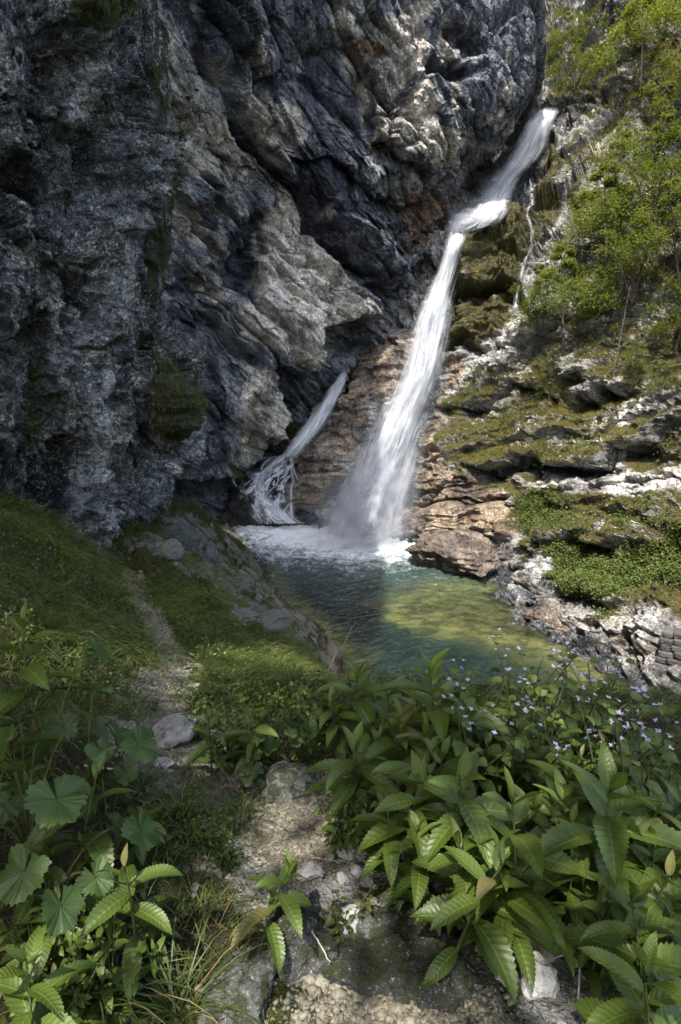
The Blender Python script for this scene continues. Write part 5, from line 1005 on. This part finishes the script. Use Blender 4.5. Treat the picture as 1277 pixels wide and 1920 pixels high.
# gravel
def pebbles(P, size, name, mat, label, flat=.6):
    V0, Q0 = ICO[1]; n = len(P); r_ = np.random.default_rng(n); nv = len(V0); V = V0[None]*(1+.28*r_.normal(size=(n, nv, 1))); V = V*(size[:, None]*np.stack([.7+.5*r_.random(n), .7+.5*r_.random(n), flat*(.6+.6*r_.random(n))], 1))[:, None]
    a = r_.random(n)*6.28; c, s = np.cos(a)[:, None], np.sin(a)[:, None]; b = r_.normal(size=(n, 1))*.5; x_, y_, z_ = V[..., 0]*c-V[..., 1]*s, V[..., 0]*s+V[..., 1]*c, V[..., 2]; V = np.stack([x_, y_*np.cos(b)-z_*np.sin(b), y_*np.sin(b)+z_*np.cos(b)], -1)+P[:, None]
    Q = (Q0[None]+(np.arange(n)*nv)[:, None, None]).reshape(-1, 3); t_ = np.repeat(r_.random(n), nv)
    return kind(mesh_np(name, V.reshape(-1, 3), Q, mat, smooth=False, cols={'tint': np.stack([t_, t_*0, t_*0, t_*0+1], 1)}), 'stuff', label)
def peb_mat():
    t = NT('pebble'); tn = t.n('Attribute', attribute_name='tint'); n = t.noise(5, 3, .6); c = t.ramp(tn.outputs['Fac'], [(0, (.09, .08, .06)), (1, (.66, .65, .59)), (.25, (.22, .20, .145)), (.65, (.42, .395, .30))])
    c = t.mix(t.rmp(t.noise(2.3, 4, .6), .55, .66, 0, .6), c, t.mix(1, c, (.5, .42, .30), 'MULTIPLY')); c = t.mix(t.rmp(t.noise(90, 3, .7), .35, .55, .5, 0), c, (.06, .05, .04)); return t.done(t.pr(c, .8, t.bump(t.noise(150, 3, .7), .002), .3))
M_peb = peb_mat()
gw = gp_[:, 0]*gvis*(gv[:, 1] > .7)*(gv[:, 1] < 10); cl = sstep(-.2, .25, fbm(gv*2.2, 3, 110)); spots = np.maximum.reduce([poly(gpx, gpy, 20, [(500, 1500), (600, 1500), (640, 1560), (640, 1640), (540, 1650), (490, 1570)])*2.0, poly(gpx, gpy, 20, [(560, 1720), (680, 1700), (820, 1800), (940, 1930), (560, 1930)])*1.5, poly(gpx, gpy, 20, [(240, 1280), (330, 1250), (340, 1330), (290, 1400), (420, 1440), (440, 1500), (370, 1510), (280, 1440), (200, 1380)])*1.6, poly(gpx, gpy, 8, [(225, 1070), (260, 1070), (345, 1240), (300, 1240)])*1.2])*gvis
P, i = gsample(46000, (gw*.30*cl+3*spots*(.15+.85*sstep(-.15, .15, fbm(gv*3.1, 3, 111))))/np.maximum(dist, 1.2)**1.2); P[:, 2] += .002
pebbles(P, (.0042+.0105*rng.random(len(P))**2.2)*np.clip(dist[i]/2.2, .9, 2.4), 'gravel', M_peb, 'pale limestone gravel strewn along the path')
P, i = gsample(4200, (gw*.4+spots*1.5)/np.maximum(dist, 1.2)**.5)
pebbles(P, .007+.018*rng.random(len(P))**2.4, 'rubble', M_peb, 'broken limestone chips scattered on the path')
# ================================================================ STICKS
def stick(a, b, r0, r1, mat, label, name='stick', lift=.0, seed=0, n=8, cat='stick'):
    rg = np.random.default_rng(seed); s = np.linspace(0, 1, n)[:, None]; L_ = np.linalg.norm(b-a); path = a*(1-s)+b*s+rg.normal(size=(n, 3))*.012*L_+np.array([0, 0, lift])*np.sin(s*3.14); V, Q = tube(path-a, np.linspace(r0, r1, n), 6); o = mesh_np(name, V, Q, mat); o.location = a; return tag(o, label, cat)
def gp2(px, py, up=.01): p = ghit(px, py); p[2] += up; return p
stick(gp2(532, 1312, .03), at(622, 1252, 3.6), .007, .003, M_dead, 'bleached white dead stalk leaning over the plants at the bank edge', 'dead_stalk', seed=1)
stick(gp2(318, 1447), gp2(430, 1436), .006, .003, M_bark, 'thin dark twig lying below the large white stone', 'twig', seed=2)
stick(gp2(160, 1457, .06), gp2(228, 1464, .05), .006, .004, M_dead, 'short grey twig among the round leaves at the left', 'twig', seed=3)
stick(gp2(530, 1582), gp2(592, 1560), .004, .0025, M_bark, 'brown twig lying on the yellow gravel', 'twig', seed=4)
stick(gp2(585, 1612), gp2(630, 1618), .003, .002, M_dead, 'dry straw coloured twig below the yellow gravel', 'twig', seed=5)
stick(gp2(500, 1728), gp2(570, 1738), .006, .004, M_bark, 'dark root crossing above the lichen covered block', 'root', seed=6)
stick(gp2(585, 1790, .09), gp2(620, 1840, .07), .003, .002, M_dead, 'dry twig lying on the mossy slab', 'twig', seed=7)
stick(at(612, 1262, 4.6), at(668, 1165, 5.2), .006, .002, M_bark, 'bare reddish twig sticking up in front of the pool', 'bare_twig', seed=8)
stick(gp2(1082, 1900, .05), gp2(1082, 1790, .12), .003, .002, M_dead, 'thin pale upright straw at the lower right', 'straw', seed=9)
# ================================================================ FOREGROUND PLANTS
def place(px, py, h):
    Ys = np.geomspace(.45, 9, 200); p = at(np.full(200, px), np.full(200, py), Ys); z = gz(p[:, 0], p[:, 1])+h; m = p[:, 2] < z; i = int(np.argmax(m)) if m.any() else 199
    q = p[max(i, 1)]; return np.array([q[0], q[1], float(gz(q[0], q[1])[0])])
LP = [lance_plant(400+i, .5, 11+i % 4*2, .20+.025*(i % 4), spread=.8+.12*(i % 3)) for i in range(8)]; usedp = set()
BP = [butterbur(500+i, 7+i % 3) for i in range(4)]; HP = [herb(600+i, .26, 6, .06, M_herb) for i in range(4)]
FP = [herb(700+i, .62, 4, .095, M_heart, True, 'lilac_flowering_plant', .78, 9, 8) for i in range(3)]
def put(pool, k, px, py, h, label, group, sc=1.0, h0=.5, rz=None):
    k = k % len(pool); p = place(px, py, h); s = h/h0*sc; o = pool[k]
    z = rng.random()*6.28 if rz is None else rz; tl = rng.normal(size=2)*.10
    if id(o) in usedp: o = dup(o, label, p, (tl[0], tl[1], z), s, group)
    else: usedp.add(id(o)); o['label'] = label; o['group'] = group; o.location = p; o.rotation_euler = (tl[0], tl[1], z); o.scale = (s,)*3
    return o
GL = 'broad-leaved plants in the foreground'
hero = [(0, 505+350, 1575, .46, 'large whorled plant with toothed hanging leaves at the front edge of the right clump'), (1, 975, 1545, .48, 'whorled plant just right of the large front one'), (2, 745, 1455, .42, 'plant with pale arching leaves at the left tip of the right clump'), (3, 655, 1265, .42, 'plant with a star of narrow pointed leaves standing against the pool'),
  (4, 235, 1610, .40, 'tall plant with one very broad leaf pointing right at the lower left'), (5, 478, 1640, .30, 'small plant growing alone in the middle of the stony path'), (0, 120, 1455, .46, 'plant with a furled pale leaf among the round leaves at the left'), (1, 30, 1195, .55, 'plant with long pointed leaves at the left edge above the round leaves'),
  (2, 1240, 1740, .40, 'plant with two big oval leaves in the lower right corner'), (3, 1130, 1480, .50, 'tall plant with upright young shoots in the middle of the right clump'), (4, 1195, 1590, .45, 'plant with slender drooping leaves near the right edge'), (5, 870, 1395, .52, 'plant with broad pointed leaves behind the front of the clump'),
  (0, 390, 1330, .36, 'plant with narrow radiating leaves right of the path'), (1, 475, 1345, .34, 'low plant beside the dead stalk'), (2, 45, 1850, .35, 'dark plant in the lower left corner'), (3, 820, 1270, .5, 'plant with drooping pointed leaves in front of the shallow water')]
for k_, px, py, h_, lab in hero: put(LP, k_, px, py, h_, lab, GL, 1.12, .5)
reg = [(600, 1290), (760, 1260), (1000, 1300), (1277, 1430), (1330, 1920), (1180, 1760), (1100, 1640), (760, 1560), (740, 1440), (640, 1370)]
cand = []; tries = 0
while len(cand) < 54 and tries < 9000:
    tries += 1; px, py = rng.uniform(600, 1340), rng.uniform(1255, 1850)
    if poly(np.array([px]), np.array([py]), 1, reg)[0] < .5: continue
    dmin = 30+(py-1255)*.09
    if all(math.hypot(px-a, (py-b)*1.25) > dmin for a, b in cand+[(q[1], q[2]) for q in hero]): cand.append((px, py))
def ordinals(c_, bands, fmt):
    W_ = ['first', 'second', 'third', 'fourth', 'fifth', 'sixth', 'seventh', 'eighth', 'ninth', 'tenth', 'eleventh', 'twelfth', 'thirteenth', 'fourteenth', 'fifteenth', 'sixteenth', 'seventeenth', 'eighteenth', 'nineteenth', 'twentieth']
    out = {}
    for (a, b, nm) in bands:
        ix = sorted([i for i, q in enumerate(c_) if a <= q[1] < b], key=lambda i: c_[i][0])
        for r_, i in enumerate(ix): out[i] = fmt.format(W_[min(r_, 19)], nm)
    return out
lab54 = ordinals(cand, [(0, 1300, 'the farthest row'), (1300, 1370, 'the row behind mid clump'), (1370, 1440, 'the upper middle'), (1440, 1510, 'the exact middle'), (1510, 1590, 'the lower middle'), (1590, 1680, 'the near row'), (1680, 3000, 'the shaded bottom')], 'toothed broad-leaved plant, {} from left in {} of the right clump')
for j, (px, py) in enumerate(cand):
    z_ = ('along the far bank edge against the pool' if py < 1360 else 'in the middle of the right clump' if py < 1520 else 'low in the near part of the right clump')
    put(LP, j, px, py, .34+.12*rng.random(), lab54[j], GL+' '+z_, .95, .5)
for j in range(16):
    x_, y_ = 1.75+.5*(j % 4)+rng.normal()*.1, 1.3+.65*(j//4)+rng.normal()*.12
    if proj(np.array([[x_, y_, float(gz(x_, y_)[0])+.3]]))[0][0] > 1420: o = dup(LP[j % 8], 'toothed broad-leaved plant past the right clump, %s from left in the %s row' % (('first', 'second', 'third', 'fourth')[j % 4], ('nearest', 'second', 'third', 'farthest')[j//4]), (x_, y_, float(gz(x_, y_)[0])), (0, 0, j*1.7), .9, 'broad-leaved plants past the right clump')
GB = 'round-leaved plants'
for j, (px, py, h_, lab) in enumerate([(75, 1270, .46, 'topmost round-leaved plant at the left edge'), (150, 1350, .42, 'round-leaved plant with large glossy leaves left of the path'), (30, 1400, .46, 'round-leaved plant at the left edge with dark shiny leaves'), (190, 1480, .34, 'round-leaved plant beside the grey twig'), (70, 1520, .42, 'round-leaved plant below the furled leaf'),
   (520, 1355, .30, 'glossy round-leaved plant right of the path under the dead stalk'), (455, 1425, .18, 'low plant with one round leaf beside the grass tuft'), (560, 1340, .30, 'round-leaved plant beside the star-leaved plant'), (345, 1432, .07, 'low round leaf in front of the large white stone'), (230, 1400, .28, 'round-leaved plant leaning over the gravel')]):
    put(BP, j, px, py, h_, lab, GB, 1.0, .40)
GH = 'small leafy herbs'
hr = [([(340, 1240), (600, 1240), (640, 1330), (420, 1360), (340, 1320)], 34, 'one of the leafy herbs between path and pool', .26), ([(0, 1000), (200, 1060), (300, 1240), (200, 1290), (0, 1180)], 22, 'one of the leafy herbs on the left bank', .2), ([(600, 1430), (740, 1430), (740, 1560), (620, 1500)], 9, 'one of the leafy herbs beside the gravel', .2),
  ([(330, 1470), (430, 1500), (470, 1600), (420, 1640), (330, 1600)], 12, 'one of the small herbs in the dry grass by the gravel', .11), ([(190, 1290), (250, 1270), (330, 1330), (270, 1350)], 8, 'one of the small herbs overgrowing the path bend', .12), ([(20, 1640), (200, 1640), (300, 1800), (150, 1900), (0, 1880)], 12, 'one of the dark herbs lower left', .2), ([(880, 1600), (1277, 1640), (1277, 1900), (1150, 1860)], 12, 'one of the shaded herbs under the right clump', .2), ([(330, 980), (420, 1050), (430, 1100), (330, 1120), (270, 1080)], 12, 'one of the herbs between the bank rocks', .25), ([(640, 1240), (1000, 1250), (1000, 1330), (640, 1300)], 14, 'one of the fine herbs at the bank edge', .24)]
for rg_, n_, lab, h_ in hr:
    A_ = np.array(rg_); k = 0; t_ = 0; cc = []
    while len(cc) < n_ and t_ < 3000:
        t_ += 1; px, py = rng.uniform(A_[:, 0].min(), A_[:, 0].max()), rng.uniform(A_[:, 1].min(), A_[:, 1].max())
        if poly(np.array([px]), np.array([py]), 1, rg_)[0] > .5:
            cc.append((px, py))
    bw = (A_[:, 1].max()-A_[:, 1].min())/3.001; y0 = A_[:, 1].min(); base_ = lab.replace('one of the ', '').replace('herbs', 'herb')
    ll = ordinals(cc, [(y0, y0+bw, 'back'), (y0+bw, y0+2*bw, 'middle'), (y0+2*bw, y0+3*bw+5, 'front')], '{}, {{}} from left in the {{}} row'.replace('{}, ', base_+', ', 1).replace('{{', '{').replace('}}', '}'))
    for k, (px, py) in enumerate(cc): put(HP, k, px, py, h_*(.8+.5*rng.random()), ll[k], GH, 1, .26)
for j, (px, py, h_) in enumerate([(185, 1560, .30), (90, 1690, .30), (250, 1500, .24), (160, 1700, .26), (30, 1560, .34), (300, 1700, .18), (210, 1800, .2), (110, 1800, .24), (280, 1760, .16)]):
    put(LP, j+1, px, py, h_, 'toothed broad-leaved plant in the lower left corner, ' + ('beside the grey twig', 'left of the tall lower plant', 'at the gravel edge', 'under the tall lower plant', 'at the left picture edge', 'nearest the greenish grey stone', 'among long grass blades', 'low and dark near the corner', 'between tall plant and mossy slab')[j], GL+' lower left', .9, .5)
for px, py, h_, lab in [(640, 1680, .16, 'seedling with finely divided leaves above the mossy slab'), (330, 1560, .1, 'seedling in the dry grass left of the centre plant'), (690, 1510, .2, 'nettle-like herb at the left foot of the right clump'), (30, 1700, .2, 'lobed pale green herb at the left edge')]: put(HP, 1, px, py, h_, lab, 'single seedlings', 1, .26)
fpl = []
for j, (px, py) in enumerate([(870, 1275), (930, 1260), (980, 1225), (1040, 1250), (1090, 1235), (1130, 1270), (1190, 1300), (1235, 1300), (900, 1300), (1150, 1290), (1010, 1290), (1110, 1250), (1150, 1345), (1060, 1320), (1265, 1390), (1200, 1385)]):
    fpl.append((px, py))
fl_l = ordinals(fpl, [(0, 1262, 'back'), (1262, 1330, 'middle'), (1330, 2000, 'front')], 'lilac-flowered plant, {} from left in the {} row at the right bank edge')
for j, (px, py) in enumerate(fpl): put(FP, j, px, py, .52+.06*rng.random(), fl_l[j], 'lilac-flowered plants', 1, .60)
# grass tufts as things one can pick out
def tuft(px, py, n_, L_, label, seed):
    rg = np.random.default_rng(seed); c = ghit(px, py); P = np.stack([rg.normal(size=n_)*.02, rg.normal(size=n_)*.02, np.zeros(n_)-.01], 1)
    o = blades(P, L_*(.5+.7*rg.random(n_)), .0045+0*P[:, 0], P*20, .9+.8*rg.random(n_), np.clip(.5+rg.normal(size=n_)*.2, 0, 1), (rg.random(n_) < .15)*.8, 'grass_tuft', M_grass, 6)
    del o['kind']; o.location = c; return tag(o, label, 'grass tuft')
for j, (px, py, n_, L_, lab) in enumerate([(455, 1530, 90, .28, 'arching grass tuft left of the dark flat-topped stone'), (330, 1510, 90, .24, 'grass tuft left of the pale gravel'), (265, 1480, 70, .24, 'grass tuft beside the round leaves'), (650, 1420, 110, .26, 'wiry grass tuft at the near edge of the star-leaved plant'), (500, 1420, 70, .22, 'grass tuft under the low round leaf'), (200, 1880, 110, .40, 'long bladed grass tuft at the bottom left'),
    (330, 1900, 90, .42, 'long bladed grass tuft at the bottom edge'), (100, 1720, 70, .3, 'dark grass tuft at the lower left'), (580, 1415, 70, .2, 'small grass tuft at the end of the dead stalk'), (1010, 1700, 60, .3, 'thin grass tuft under the right clump')]): tuft(px, py, n_, L_, lab, 800+j)
# ================================================================ DRY STONE WALL at the right edge
def wall():
    root = thing('stone_wall', 'dark dry-stone retaining wall on the shore at the right edge', 'wall'); d = sdepth(H, 1240, 1240)-.9; p0 = at(1206, 1305, d); root.location = p0
    t = NT('wall_stone'); n = t.noise(7, 6, .7); tn = t.n('Attribute', attribute_name='tint'); c = t.mix(t.ma('MULTIPLY', tn.outputs['Fac'], .7), t.mix(n, (.025, .025, .027), (.08, .078, .075)), (.12, .118, .11)); m = t.done(t.pr(c, .85, t.bump(n, .03), .3))
    Vs, Qs, T = [], [], []; n_ = 0; rg = np.random.default_rng(5)
    for row in range(13):
        z = -.25+row*.155; x_ = -.05+rg.random()*.1+.06*row*.3
        while x_ < 3.2:
            w_ = .18+.25*rg.random(); V, Q = ICO[3]; V = V/np.abs(V).max(1)[:, None]*(1+.03*rg.normal(size=(len(V), 1)))*np.array([w_*.51, .2, .080*(.95+.2*rg.random())])@rot_y(rg.normal()*.06); V = V + np.array([x_+w_/2, rg.normal()*.02+.03*row, z+.05*math.sin(x_)+row*x_*.01]); Vs.append(V); Qs.append(Q+n_); T.append(np.full(len(V), rg.random())); n_ += len(V); x_ += w_
    mesh_np('stonework', np.concatenate(Vs), np.concatenate(Qs), m, root, smooth=False, cols={'tint': np.concatenate(T)}); root.rotation_euler = (0, 0, R(-38))
wall()
